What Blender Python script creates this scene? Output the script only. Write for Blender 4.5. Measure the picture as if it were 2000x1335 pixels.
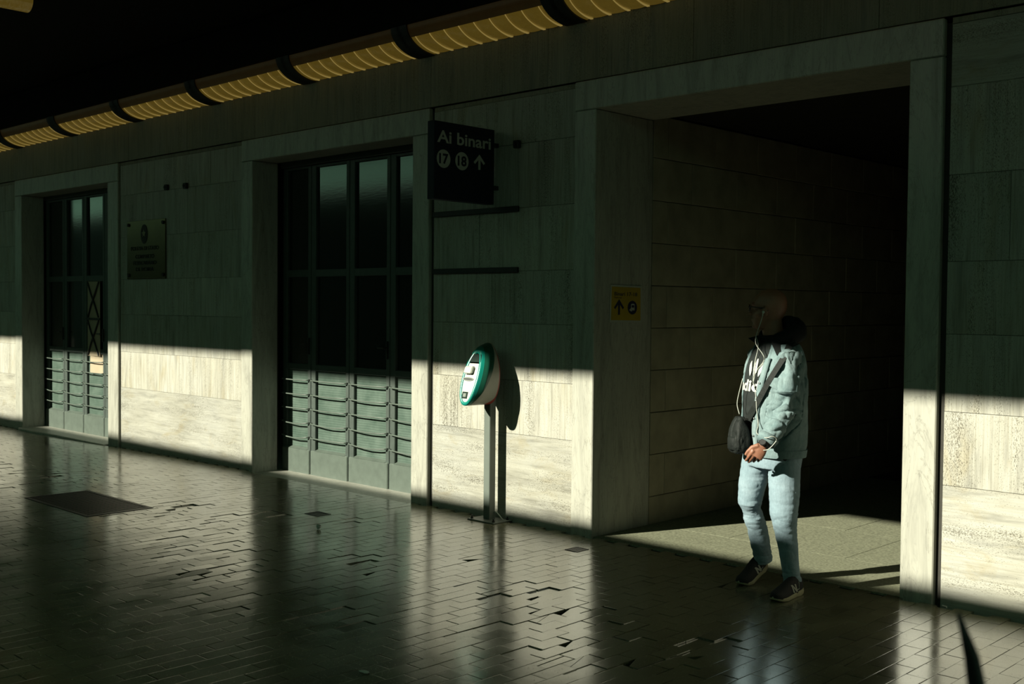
import bpy, bmesh, math, random
import numpy as np
from mathutils import Vector, Matrix, noise
random.seed(7); rng = np.random.default_rng(7)
for o in list(bpy.data.objects): bpy.data.objects.remove(o)
scn = bpy.context.scene
COL = scn.collection

# ------------------------------------------------------------------ camera, world, sun, exposure
CAM_H, FPX, YAW, PITCH, ROLL = 1.62, 2175.89, 0.76830996, -0.03199747, -0.00890922
fwd = np.array([-math.sin(YAW)*math.cos(PITCH), math.cos(YAW)*math.cos(PITCH), math.sin(PITCH)])
rt0 = np.array([math.cos(YAW), math.sin(YAW), 0.0]); dn0 = np.cross(fwd, rt0)
rt = math.cos(ROLL)*rt0 + math.sin(ROLL)*dn0; dn = -math.sin(ROLL)*rt0 + math.cos(ROLL)*dn0
cd = bpy.data.cameras.new('camera'); cam = bpy.data.objects.new('camera', cd); COL.objects.link(cam)
cd.sensor_width = 36; cd.lens = FPX/2000*36; cd.clip_start = 0.05; cd.clip_end = 300
cam.matrix_world = Matrix(((rt[0], -dn[0], -fwd[0], 0), (rt[1], -dn[1], -fwd[1], 0), (rt[2], -dn[2], -fwd[2], CAM_H), (0, 0, 0, 1)))
cd.dof.use_dof = True; cd.dof.focus_distance = 7.5; cd.dof.aperture_fstop = 4.0
scn.camera = cam
world = bpy.data.worlds.new('world'); scn.world = world; world.use_nodes = True
wb = world.node_tree.nodes['Background']; wb.inputs[0].default_value = (0.44, 0.90, 0.57, 1); wb.inputs[1].default_value = 0.82
SUN_DX, SUN_DZ = 0.38, -0.55                     # sunlight travels (SUN_DX, 1, SUN_DZ): low sun over the tracks
sd = bpy.data.lights.new('sun', 'SUN'); sun = bpy.data.objects.new('sun', sd); COL.objects.link(sun)
sd.energy = 11.2; sd.angle = math.radians(0.8); sd.color = (1.0, 0.985, 0.80)
sun.rotation_euler = Vector((SUN_DX, 1, SUN_DZ)).to_track_quat('-Z', 'Y').to_euler()
vs = scn.view_settings; vs.view_transform = 'Standard'; vs.look = 'None'; vs.gamma = 1; vs.use_curve_mapping = False; vs.exposure = 0.0

# ------------------------------------------------------------------ node helpers and materials
K = 0.55      # colour scale on most surfaces, darkened to weaken bounced light and deepen shade
def newmat(name):
    m = bpy.data.materials.new(name); m.use_nodes = True
    nt = m.node_tree; b = nt.nodes['Principled BSDF']
    return m, nt, b
def N(nt, t, **kw):
    n = nt.nodes.new(t)
    for k, v in kw.items(): setattr(n, k, v)
    return n
def setin(n, **kw):
    for k, v in kw.items(): n.inputs[k.replace('_', ' ')].default_value = v
def math_n(nt, op, a, b=None):
    n = N(nt, 'ShaderNodeMath', operation=op)
    for i, s in enumerate((a, b)):
        if s is None: continue
        if isinstance(s, (int, float)): n.inputs[i].default_value = s
        else: nt.links.new(s, n.inputs[i])
    return n.outputs[0]
def ramp(nt, fac, stops):
    r = N(nt, 'ShaderNodeValToRGB'); cr = r.color_ramp
    while len(cr.elements) < len(stops): cr.elements.new(0.5)
    for e, (p, c) in zip(cr.elements, stops):
        e.position = p; e.color = (*c, 1) if len(c) == 3 else c
    nt.links.new(fac, r.inputs[0]); return r.outputs[0]
def mix(nt, fac, a, b, mode='MIX'):
    n = N(nt, 'ShaderNodeMix', data_type='RGBA', blend_type=mode)
    for s, v in ((n.inputs[0], fac), (n.inputs[6], a), (n.inputs[7], b)):
        if isinstance(v, (int, float)): s.default_value = v
        elif isinstance(v, tuple): s.default_value = (*v, 1)
        else: nt.links.new(v, s)
    return n.outputs[2]
def coords(nt, scale, jitter=True, kind='world'):
    if kind == 'world': v = N(nt, 'ShaderNodeNewGeometry').outputs['Position']
    else: v = N(nt, 'ShaderNodeTexCoord').outputs['Object']
    mp = N(nt, 'ShaderNodeMapping'); mp.inputs['Scale'].default_value = scale
    nt.links.new(v, mp.inputs['Vector'])
    if jitter:
        oi = N(nt, 'ShaderNodeObjectInfo')
        cx = N(nt, 'ShaderNodeCombineXYZ')
        for i, k in enumerate((37.0, 51.0, 23.0)): nt.links.new(math_n(nt, 'MULTIPLY', oi.outputs['Random'], k), cx.inputs[i])
        ad = N(nt, 'ShaderNodeVectorMath', operation='ADD')
        nt.links.new(mp.outputs[0], ad.inputs[0]); nt.links.new(cx.outputs[0], ad.inputs[1])
        return ad.outputs[0]
    return mp.outputs[0]
def noise_n(nt, vec, scale, detail=4, rough=0.55, dist=0.0):
    n = N(nt, 'ShaderNodeTexNoise'); setin(n, Scale=scale, Detail=detail, Roughness=rough, Distortion=dist)
    nt.links.new(vec, n.inputs['Vector']); return n.outputs['Fac']
def bump(nt, b, h, strength, dist=0.01):
    n = N(nt, 'ShaderNodeBump'); setin(n, Strength=strength, Distance=dist)
    nt.links.new(h, n.inputs['Height']); nt.links.new(n.outputs[0], b.inputs['Normal'])
def plain(name, col, rough=0.5, metal=0.0, spec=0.5, var=0.15, vscale=8.0, bumps=0.0, emit=None, estr=0.0, world=False):
    m, nt, b = newmat(name); col = tuple(c*(K if metal < 0.5 else 0.8) for c in col)
    v = coords(nt, (1, 1, 1), kind='world' if world else 'object')
    n = noise_n(nt, v, vscale, 5)
    lo = tuple(c*(1-var) for c in col); hi = tuple(min(1, c*(1+var)) for c in col)
    nt.links.new(ramp(nt, n, [(0.3, lo), (0.7, hi)]), b.inputs['Base Color'])
    setin(b, Roughness=rough, Metallic=metal); b.inputs['Specular IOR Level'].default_value = spec
    if bumps: bump(nt, b, noise_n(nt, v, vscale*6, 4), bumps, 0.004)
    if emit: b.inputs['Emission Color'].default_value = (*emit, 1); b.inputs['Emission Strength'].default_value = estr
    return m
def travertine(name, horizontal=False, base=(0.60, 0.585, 0.515)):
    m, nt, b = newmat(name)
    st = (1.1, 1.1, 9) if horizontal else (9, 9, 0.8)
    pt = (40, 40, 165) if horizontal else (160, 160, 38)
    v = coords(nt, st); streak = noise_n(nt, v, 2.2, 7, 0.62, 0.35)
    big = noise_n(nt, coords(nt, (1, 1, 1)), 1.6, 4)
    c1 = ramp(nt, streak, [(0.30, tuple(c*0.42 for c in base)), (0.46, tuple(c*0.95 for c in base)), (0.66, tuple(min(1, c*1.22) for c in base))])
    c2 = mix(nt, 0.35, c1, ramp(nt, big, [(0.3, (0.50, 0.46, 0.34)), (0.65, (0.68, 0.67, 0.62))]))
    ochre = ramp(nt, noise_n(nt, coords(nt, (2.2, 2.2, 5) if horizontal else (4, 4, 1.0)), 1.3, 5, 0.6, 0.8), [(0.56, (0, 0, 0)), (0.76, (0.55, 0.55, 0.55))])
    c2 = mix(nt, ochre, c2, (0.47, 0.38, 0.20))
    v2 = coords(nt, pt); pn = noise_n(nt, v2, 2.5, 3, 0.6)
    mask = noise_n(nt, coords(nt, st), 1.1, 3)
    pm = math_n(nt, 'ADD', pn, math_n(nt, 'MULTIPLY', math_n(nt, 'SUBTRACT', mask, 0.5), 0.55))
    pit = ramp(nt, pm, [(0.618, (0, 0, 0)), (0.66, (1, 1, 1))])
    col = mix(nt, math_n(nt, 'MULTIPLY', pit, 0.88), c2, (0.09, 0.072, 0.038))
    fine = noise_n(nt, coords(nt, (1.6, 1.6, 60) if horizontal else (60, 60, 1.3)), 1.7, 6, 0.65, 0.5)
    col = mix(nt, 1.0, col, ramp(nt, fine, [(0.28, (0.78, 0.765, 0.72) if horizontal else (0.66, 0.64, 0.58)), (0.5, (0.99, 0.99, 0.98)), (0.72, (1.08, 1.08, 1.08))]), 'MULTIPLY')
    oi = N(nt, 'ShaderNodeObjectInfo')
    tone = ramp(nt, oi.outputs['Random'], [(0.0, (0.86, 0.86, 0.85)), (1.0, (1.06, 1.05, 1.03))])
    col = mix(nt, 1.0, mix(nt, 1.0, col, tone, 'MULTIPLY'), (K, K, K), 'MULTIPLY')
    nt.links.new(col, b.inputs['Base Color']); setin(b, Roughness=0.62)
    h = math_n(nt, 'SUBTRACT', math_n(nt, 'MULTIPLY', streak, 0.25), pit)
    bump(nt, b, h, 0.5, 0.004)
    return m
def marble(name, base=(0.60, 0.585, 0.50), dark=(0.30, 0.30, 0.27), rough=0.42):
    m, nt, b = newmat(name)
    v = coords(nt, (5, 5, 0.7)); n1 = noise_n(nt, v, 1.6, 8, 0.62, 1.4)
    n2 = noise_n(nt, coords(nt, (14, 14, 1.6)), 1.0, 6, 0.6, 2.0)
    c = ramp(nt, n1, [(0.32, tuple(x*0.72 for x in base)), (0.5, base), (0.7, tuple(min(1, x*1.12) for x in base))])
    vein = ramp(nt, n2, [(0.455, (0, 0, 0)), (0.49, (1, 1, 1)), (0.525, (0, 0, 0))])
    c = mix(nt, math_n(nt, 'MULTIPLY', vein, 0.24), c, dark)
    n3 = noise_n(nt, coords(nt, (3, 3, 0.8)), 1.3, 9, 0.62, 2.6)
    crack = ramp(nt, n3, [(0.488, (0, 0, 0)), (0.5, (1, 1, 1)), (0.512, (0, 0, 0))])
    c = mix(nt, math_n(nt, 'MULTIPLY', crack, 0.35), c, (0.10, 0.09, 0.06))
    nt.links.new(mix(nt, 1.0, c, (K, K, K), 'MULTIPLY'), b.inputs['Base Color']); setin(b, Roughness=rough)
    bump(nt, b, n1, 0.08, 0.004)
    return m
def tile_mat():
    m, nt, b = newmat('polished_paver')
    v = coords(nt, (1, 1, 1)); n = noise_n(nt, v, 5, 6)
    cell = N(nt, 'ShaderNodeTexWhiteNoise', noise_dimensions='3D')
    sn = N(nt, 'ShaderNodeVectorMath', operation='SNAP'); sn.inputs[1].default_value = (0.0975, 0.1, 10)
    nt.links.new(N(nt, 'ShaderNodeNewGeometry').outputs['Position'], sn.inputs[0]); nt.links.new(sn.outputs[0], cell.inputs[0])
    c = ramp(nt, n, [(0.25, (0.075, 0.073, 0.045)), (0.75, (0.15, 0.145, 0.09))])
    c = mix(nt, 0.45, c, ramp(nt, cell.outputs[0], [(0, (0.05, 0.05, 0.03)), (1, (0.16, 0.15, 0.09))]))
    speck = ramp(nt, noise_n(nt, v, 130, 3), [(0.26, (1, 1, 1)), (0.32, (0, 0, 0))])
    c = mix(nt, math_n(nt, 'MULTIPLY', speck, 0.7), c, (0.02, 0.02, 0.015))
    nt.links.new(c, b.inputs['Base Color'])
    r = ramp(nt, noise_n(nt, coords(nt, (1, 1, 1), jitter=False), 2.1, 6, 0.6), [(0.3, (0.13, 0.13, 0.13)), (0.7, (0.24, 0.24, 0.24))])
    r = mix(nt, speck, r, (0.7, 0.7, 0.7)); nt.links.new(r, b.inputs['Roughness'])
    b.inputs['IOR'].default_value = 2.6
    h = math_n(nt, 'SUBTRACT', math_n(nt, 'MULTIPLY', noise_n(nt, v, 22, 4), 0.5), math_n(nt, 'MULTIPLY', speck, 0.35))
    bump(nt, b, h, 0.16, 0.003)
    return m
def denim(name, base, light, fade=0.5):
    m, nt, b = newmat(name)
    v = coords(nt, (1, 1, 1), jitter=False, kind='object')
    n1 = noise_n(nt, v, 5.5, 6, 0.62, 0.6); n2 = noise_n(nt, coords(nt, (60, 60, 14), jitter=False, kind='object'), 3.0, 4)
    w = N(nt, 'ShaderNodeTexWave', wave_type='BANDS', bands_direction='DIAGONAL'); setin(w, Scale=420.0, Distortion=2.5, Detail=2.0)
    nt.links.new(v, w.inputs['Vector'])
    c = ramp(nt, n1, [(0.30, base), (0.70, light)])
    c = mix(nt, 0.20, c, ramp(nt, n2, [(0.3, tuple(x*0.6 for x in base)), (0.7, tuple(min(1, x*1.25) for x in light))]))
    c = mix(nt, 0.06, c, w.outputs['Color'], 'MULTIPLY')
    nt.links.new(mix(nt, 1.0, c, (K, K, K), 'MULTIPLY'), b.inputs['Base Color']); setin(b, Roughness=0.86); b.inputs['Specular IOR Level'].default_value = 0.2
    h = math_n(nt, 'ADD', math_n(nt, 'MULTIPLY', w.outputs['Fac'], 0.02), math_n(nt, 'ADD', math_n(nt, 'MULTIPLY', n2, 0.08), noise_n(nt, coords(nt, (1, 1, 1.6), jitter=False, kind='object'), 16, 5)))
    bump(nt, b, h, 0.45, 0.010)
    return m
def glassy(name='dusty_wired_glass', dim=1.0):
    m, nt, b = newmat(name)
    v = coords(nt, (1, 1, 1)); n = noise_n(nt, v, 7, 6)
    lines = N(nt, 'ShaderNodeTexWave', wave_type='BANDS', bands_direction='Z'); setin(lines, Scale=14.0, Distortion=1.5, Detail=3.0, Detail_Scale=2.0)
    nt.links.new(coords(nt, (0.3, 0.3, 1)), lines.inputs['Vector'])
    c = ramp(nt, n, [(0.3, (0.125*dim, 0.185*dim, 0.15*dim)), (0.7, (0.21*dim, 0.28*dim, 0.235*dim))])
    c = mix(nt, 0.22, c, lines.outputs['Color'], 'MULTIPLY')
    nt.links.new(mix(nt, 1.0, c, (K, K, K), 'MULTIPLY'), b.inputs['Base Color']); setin(b, Roughness=0.10); b.inputs['IOR'].default_value = 1.62
    bump(nt, b, noise_n(nt, coords(nt, (1.5, 1.5, 9)), 6, 3), 0.03, 0.004)
    return m
M = dict(
    trav=travertine('travertine_vertical'), trav_h=travertine('travertine_horizontal', True),
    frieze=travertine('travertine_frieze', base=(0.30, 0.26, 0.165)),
    marble=marble('veined_marble'), block=plain('sandstone_block', (0.46, 0.41, 0.29), 0.75, var=0.22, vscale=5, bumps=0.15, world=True),
    mortar=plain('dark_mortar', (0.055, 0.05, 0.04), 0.9, var=0.3), dirt=plain('joint_dirt', (0.016, 0.015, 0.011), 0.95, var=0.4, vscale=30),
    tile=tile_mat(), granite=plain('grey_granite', (0.31, 0.315, 0.215), 0.75, var=0.35, vscale=60, bumps=0.1, world=True, spec=0.2),
    ceil=plain('dark_ceiling', (0.020, 0.019, 0.016), 0.95, spec=0.05), darkwall=plain('unlit_plaster', (0.04, 0.038, 0.03), 0.95, spec=0.1),  # ceiling in one even near-black colour
    paintshaded=plain('shaded_green_paint', (0.075, 0.10, 0.085), 0.55, var=0.15, vscale=14, bumps=0.12, world=True),  # grey-green paint darkened so the door leaves carry their shade in the colour
    paint=plain('grey_green_paint', (0.135, 0.17, 0.14), 0.5, var=0.12, vscale=14, bumps=0.12, world=True), glass=glassy(), clearglass=glassy('dark_wired_glass', 0.12),
    paper=plain('cream_paper', (0.62, 0.50, 0.34), 0.85, var=0.06), steel=plain('dark_steel', (0.045, 0.045, 0.042), 0.45, metal=0.7),
    post=plain('grey_painted_post', (0.20, 0.23, 0.20), 0.45, var=0.08), iron=plain('cast_iron', (0.022, 0.021, 0.018), 0.42, metal=0.3, spec=0.3, var=0.4, vscale=20),
    train=plain('train_paint', (0.035, 0.038, 0.04), 0.6, var=0.1, vscale=2),
    brass=plain('aged_brass', (0.10, 0.075, 0.02), 0.25, metal=0.85, var=0.2, vscale=5), ink=plain('engraved_ink', (0.02, 0.018, 0.012), 0.7),
    navy=plain('navy_sign_enamel', (0.010, 0.013, 0.028), 0.6, spec=0.25), signwhite=plain('sign_white', (0.62, 0.64, 0.56), 0.6, var=0.05), black=plain('black_bar', (0.012, 0.012, 0.011), 0.6),
    yellow=plain('yellow_print', (0.62, 0.42, 0.035), 0.55, var=0.06), blueink=plain('dark_blue_print', (0.018, 0.022, 0.07), 0.6),
    teal=plain('teal_plastic', (0.008, 0.30, 0.235), 0.28, var=0.05), dgreen=plain('dark_green_plastic', (0.012, 0.105, 0.065), 0.3, var=0.08),
    mgrey=plain('pale_grey_plastic', (0.46, 0.46, 0.38), 0.4, var=0.05), mred=plain('red_plastic', (0.42, 0.035, 0.02), 0.4), mwhite=plain('white_plastic', (0.74, 0.75, 0.66), 0.35, var=0.03),
    screen=plain('dark_display', (0.03, 0.045, 0.04), 0.12), chrome=plain('chrome', (0.55, 0.56, 0.52), 0.25, metal=1.0, var=0.04),
    amber=plain('amber_diffuser', (0.42, 0.26, 0.045), 0.18, var=0.5, vscale=5, bumps=0.8, emit=(1.0, 0.64, 0.09), estr=0.060, world=True),
    amberlit=plain('lit_lamp_rib', (0.5, 0.36, 0.10), 0.3, emit=(1.0, 0.72, 0.20), estr=0.20),
    lampdim=plain('dimmed_lamp_top', (0.10, 0.055, 0.02), 0.4, var=0.3, emit=(1.0, 0.5, 0.08), estr=0.006),  # brown, weakly glowing: the shaded upper fade of the covers put into colour
    skin=plain('skin', (0.44, 0.19, 0.115), 0.5, var=0.12, vscale=25, bumps=0.1), jacket=denim('washed_denim', (0.15, 0.25, 0.27), (0.42, 0.54, 0.55)),
    jeans=denim('pale_denim', (0.27, 0.39, 0.46), (0.45, 0.58, 0.66)), blackcloth=plain('black_cotton', (0.016, 0.018, 0.018), 0.85, var=0.25, vscale=20, bumps=0.3, spec=0.2),
    tee=plain('charcoal_cotton', (0.030, 0.036, 0.035), 0.85, var=0.2, vscale=16, bumps=0.3, spec=0.2), print=plain('white_print', (0.72, 0.74, 0.70), 0.6, var=0.04),
    nylon=plain('black_nylon', (0.016, 0.020, 0.018), 0.65, spec=0.2, var=0.3, vscale=18, bumps=0.5), wire=plain('white_rubber', (0.68, 0.70, 0.62), 0.4, var=0.04),
    suede=plain('black_suede', (0.010, 0.010, 0.010), 0.85, var=0.3, vscale=40), sole=plain('cream_rubber', (0.42, 0.38, 0.22), 0.7, var=0.15), logo=plain('pale_grey_leather', (0.50, 0.50, 0.42), 0.5),
    sock=plain('tan_sock', (0.45, 0.36, 0.22), 0.9), glassdark=plain('spectacle_frame', (0.006, 0.006, 0.008), 0.3), litter=plain('crumpled_paper', (0.62, 0.64, 0.58), 0.8))

# ------------------------------------------------------------------ geometry helpers
def link(o, parent=None):
    COL.objects.link(o)
    if parent is not None: o.parent = parent
    return o
def tag(o, label=None, cat=None, group=None, kind=None):
    for k, v in (('label', label), ('category', cat), ('group', group), ('kind', kind)):
        if v: o[k] = v
    return o
def empty(name, loc=(0, 0, 0), rz=0.0):
    o = bpy.data.objects.new(name, None); o.location = loc; o.rotation_euler = (0, 0, rz); o.empty_display_size = 0.1
    return link(o)
class MB:
    def __init__(s): s.v, s.f = [], []
    def add(s, v, f):
        k = len(s.v); s.v.extend([tuple(map(float, p)) for p in v]); s.f.extend([tuple(i+k for i in q) for q in f]); return s
    def box(s, a, b, c=0.0):
        (x0, y0, z0), (x1, y1, z1) = a, b
        if c <= 0:
            return s.add([(x0, y0, z0), (x1, y0, z0), (x1, y1, z0), (x0, y1, z0), (x0, y0, z1), (x1, y0, z1), (x1, y1, z1), (x0, y1, z1)],
                         [(0, 3, 2, 1), (4, 5, 6, 7), (0, 1, 5, 4), (1, 2, 6, 5), (2, 3, 7, 6), (3, 0, 4, 7)])
        bm = bmesh.new(); bmesh.ops.create_cube(bm, size=1)
        for v in bm.verts: v.co = Vector(((x0+x1)/2+v.co.x*(x1-x0), (y0+y1)/2+v.co.y*(y1-y0), (z0+z1)/2+v.co.z*(z1-z0)))
        bmesh.ops.bevel(bm, geom=list(bm.edges), offset=c, segments=1, affect='EDGES', profile=0.5)
        bm.verts.index_update(); s.add([v.co for v in bm.verts], [[v.index for v in f.verts] for f in bm.faces]); bm.free(); return s
    def loft(s, rings, cap=True):
        n = len(rings[0]); v = [p for r in rings for p in r]; f = []
        for i in range(len(rings)-1):
            for j in range(n):
                a, b = i*n+j, i*n+(j+1) % n; f.append((a, b, b+n, a+n))
        if cap: f.append(tuple(range(n-1, -1, -1))); f.append(tuple(range((len(rings)-1)*n, len(rings)*n)))
        return s.add(v, f)
    def tube(s, pts, rad, n=12, up=(0, 0, 1), cap=True):
        pts = [np.array(p, float) for p in pts]; rings = []
        for i, p in enumerate(pts):
            t = pts[min(i+1, len(pts)-1)]-pts[max(i-1, 0)]; t /= np.linalg.norm(t)+1e-9
            u = np.array(up, float)
            if abs(u@t) > 0.95: u = np.array((1.0, 0, 0)) if abs(t[0]) < 0.9 else np.array((0, 1.0, 0))
            a = np.cross(t, u); a /= np.linalg.norm(a); b = np.cross(a, t)
            r = rad[i] if isinstance(rad, (list, tuple)) else rad
            ra, rb = r if isinstance(r, (list, tuple)) else (r, r)
            rings.append([p+a*ra*math.cos(k*2*math.pi/n)+b*rb*math.sin(k*2*math.pi/n) for k in range(n)])
        return s.loft(rings, cap)
    def ball(s, c, r, nu=14, nv=9):
        r = r if isinstance(r, (tuple, list)) else (r, r, r); rings = []
        for i in range(1, nv):
            t = math.pi*i/nv
            rings.append([(c[0]+r[0]*math.sin(t)*math.cos(k*2*math.pi/nu), c[1]+r[1]*math.sin(t)*math.sin(k*2*math.pi/nu), c[2]-r[2]*math.cos(t)) for k in range(nu)])
        return s.loft(rings)
    def cyl(s, c, r, h, n=16, axis=2):
        rings = []
        for d in (0, h):
            ring = []
            for k in range(n):
                a = k*2*math.pi/n; p = [0, 0, 0]; p[axis] = d; p[(axis+1) % 3] = r*math.cos(a); p[(axis+2) % 3] = r*math.sin(a)
                ring.append((c[0]+p[0], c[1]+p[1], c[2]+p[2]))
            rings.append(ring)
        return s.loft(rings)
    def prism(s, poly, d0, d1, fn):
        n = len(poly); v = [fn(x, y, d0) for x, y in poly]+[fn(x, y, d1) for x, y in poly]
        f = [tuple(range(n-1, -1, -1)), tuple(range(n, 2*n))]+[(i, (i+1) % n, n+(i+1) % n, n+i) for i in range(n)]
        return s.add(v, f)
    def mesh(s, name, mat):
        me = bpy.data.meshes.new(name); me.from_pydata(s.v, [], s.f); me.update()
        bm = bmesh.new(); bm.from_mesh(me); bmesh.ops.recalc_face_normals(bm, faces=bm.faces); bm.to_mesh(me); bm.free()
        me.materials.append(M[mat]); return me
    def build(s, name, mat, parent=None, smooth=False):
        me = s.mesh(name, mat)
        if smooth: me.shade_smooth()
        return link(bpy.data.objects.new(name, me), parent)
def place(name, me, parent=None, loc=(0, 0, 0), rot=(0, 0, 0)):
    o = bpy.data.objects.new(name, me); o.location = loc; o.rotation_euler = rot
    return link(o, parent)
def text_mesh(txt, size, depth=0.0015, spacing=1.0, bold=0.0):
    cu = bpy.data.curves.new('lettering', 'FONT'); cu.body = txt; cu.size = size; cu.extrude = depth; cu.space_character = spacing; cu.offset = bold; cu.resolution_u = 4
    ob = bpy.data.objects.new('lettering', cu); COL.objects.link(ob)
    me = bpy.data.meshes.new_from_object(ob.evaluated_get(bpy.context.evaluated_depsgraph_get()))
    bpy.data.objects.remove(ob); bpy.data.curves.remove(cu); return me
def text_obj(name, txt, size, mat, fn, parent, width=None, depth=0.0015, bold=0.0):
    me = text_mesh(txt, size, depth, bold=bold); xs = [v.co.x for v in me.vertices]; w = max(xs)-min(xs); x0 = min(xs)
    k = (width/w) if width else 1.0
    bm = bmesh.new(); bm.from_mesh(me); bmesh.ops.remove_doubles(bm, verts=bm.verts, dist=1e-6); bm.verts.ensure_lookup_table(); bm.verts.index_update()
    isl, seen = [], set()
    for v in bm.verts:                                   # loose pieces, then grouped by overlap in x into single characters
        if v.index in seen: continue
        st, comp = [v], []; seen.add(v.index)
        while st:
            q = st.pop(); comp.append(q.index)
            for e in q.link_edges:
                w2 = e.other_vert(q)
                if w2.index not in seen: seen.add(w2.index); st.append(w2)
        xx = [bm.verts[i].co.x for i in comp]; isl.append([min(xx), max(xx), set(comp)])
    isl.sort(key=lambda q: q[0]); chars = []
    for a, b2, c in isl:
        if chars and a < chars[-1][1]-0.25*min(b2-a, chars[-1][1]-chars[-1][0]): chars[-1][1] = max(b2, chars[-1][1]); chars[-1][2] |= c
        else: chars.append([a, b2, c])
    out = []
    for a, b2, c in chars:
        idx = sorted(c); remap = {i: n for n, i in enumerate(idx)}; mb = MB()
        mb.add([fn((bm.verts[i].co.x-x0)*k, bm.verts[i].co.y, bm.verts[i].co.z) for i in idx], [[remap[v.index] for v in f.verts] for f in bm.faces if f.verts[0].index in c])
        out.append(mb.build(name, mat, parent))
    bm.free(); bpy.data.meshes.remove(me); return out

# ------------------------------------------------------------------ the setting: facade wall of stone panels
WY = 6.03
COURSE = [-0.06, 0.66, 1.066, 1.49, 1.885, 2.355, 2.83, 3.17]
wall = MB()
for x0, x1 in ((-24, -14.93), (-12.27, -9.34), (-6.92, -5.04), (-2.72, 5)): wall.box((x0, WY+0.014, -0.1), (x1, WY+0.30, 3.22))
wall.box((-24, WY+0.014, 3.18), (5, WY+0.30, 4.22))
wall = tag(wall.build('wall_back', 'mortar'), kind='structure')
def panel(x0, x1, z0, z1, mat, g=0.0011):
    mb = MB(); d = 0.0022; a0, a1, b0, b1 = x0+g, x1-g, z0+g, z1-g; y = WY
    o = [(a0, b0), (a1, b0), (a1, b1), (a0, b1)]; i = [(a0+d, b0+d), (a1-d, b0+d), (a1-d, b1-d), (a0+d, b1-d)]
    cx, cz = (a0+a1)/2, (b0+b1)/2; jy = random.uniform(-0.0012, 0.0012)
    v = [(p[0]-cx, 0.02, p[1]-cz) for p in o]+[(p[0]-cx, d*0.6, p[1]-cz) for p in o]+[(p[0]-cx, 0.0, p[1]-cz) for p in i]
    f = [(8, 9, 10, 11)]+[(4+k, 4+(k+1) % 4, 8+(k+1) % 4, 8+k) for k in range(4)]+[(k, (k+1) % 4, 4+(k+1) % 4, 4+k) for k in range(4)]
    mb.add(v, f); place('stone_panel', mb.mesh('stone_panel', mat), wall, (cx, y+jy, cz))
SEG = {  # joints of every course, left to right
    (-22.0, -14.91): [[-18.4], [-16.9, -19.6], [-17.8], [-16.5, -19], [-18.1], [-16.9], [-17.5]],
    (-12.03, -9.505): [[], [-10.72], [-11.05], [-11.41, -10.283], [-10.85], [-10.56], [-11.25, -10.1]],
    (-6.715, -5.214): [[], [-6.42], [], [-6.05], [-6.19], [-5.776], [-6.12]],
    (-2.528, 4.0): [[-0.9, 1.4], [-1.3, 0.6, 2.4], [-1.9, 0.1, 2.0], [-1.35, 0.7, 2.6], [-2.2, -0.9, 1.2], [-1.6, 0.3, 2.2], [-1.75, -0.2, 1.8]]}
for (a, b), rows in SEG.items():
    for k, js in enumerate(rows):
        xs = [a]+sorted(js)+[b]
        for x0, x1 in zip(xs[:-1], xs[1:]): panel(x0, x1, COURSE[k], COURSE[k+1], 'trav_h' if k == 0 or (k == 6 and a == -2.528) else 'trav')
    x = a
    while x < b-0.01:
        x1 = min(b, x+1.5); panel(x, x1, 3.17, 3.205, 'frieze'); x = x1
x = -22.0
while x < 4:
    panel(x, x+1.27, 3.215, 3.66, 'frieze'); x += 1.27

# door surrounds: jambs and lintels, standing 25 mm proud of the panels
def chamfer_block(name, a, b, mat, parent, c=0.006): return MB().box(a, b, c).build(name, mat, parent)
FY = WY-0.025
SURR = [(-14.91, -14.70, -12.30, -12.05, 6.30), (-9.497, -9.308, -6.953, -6.751, 6.30), (-5.206, -5.010, -2.752, -2.562, 6.67)]
for n, (xo, xi, xj, xk, dep) in enumerate(SURR, 1):
    t = tag(empty('trim_%d' % n, ((xo+xk)/2, FY, 0)), kind='structure'); ox, oy = t.location.x, t.location.y
    def blk(nm, a, b, c=0.006):
        return chamfer_block(nm, (a[0]-ox, a[1]-oy, a[2]), (b[0]-ox, b[1]-oy, b[2]), 'marble', t, c)
    blk('jamb', (xo, FY, -0.06), (xi, dep, 3.0)); blk('jamb', (xj, FY, -0.06), (xk, dep, 3.0)); blk('lintel', (xo, FY, 3.002), (xk, dep, 3.205))
    if n < 3: blk('threshold', (xi-0.0, 5.945, -0.06), (xj, 6.62, -0.018), 0.01)

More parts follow.
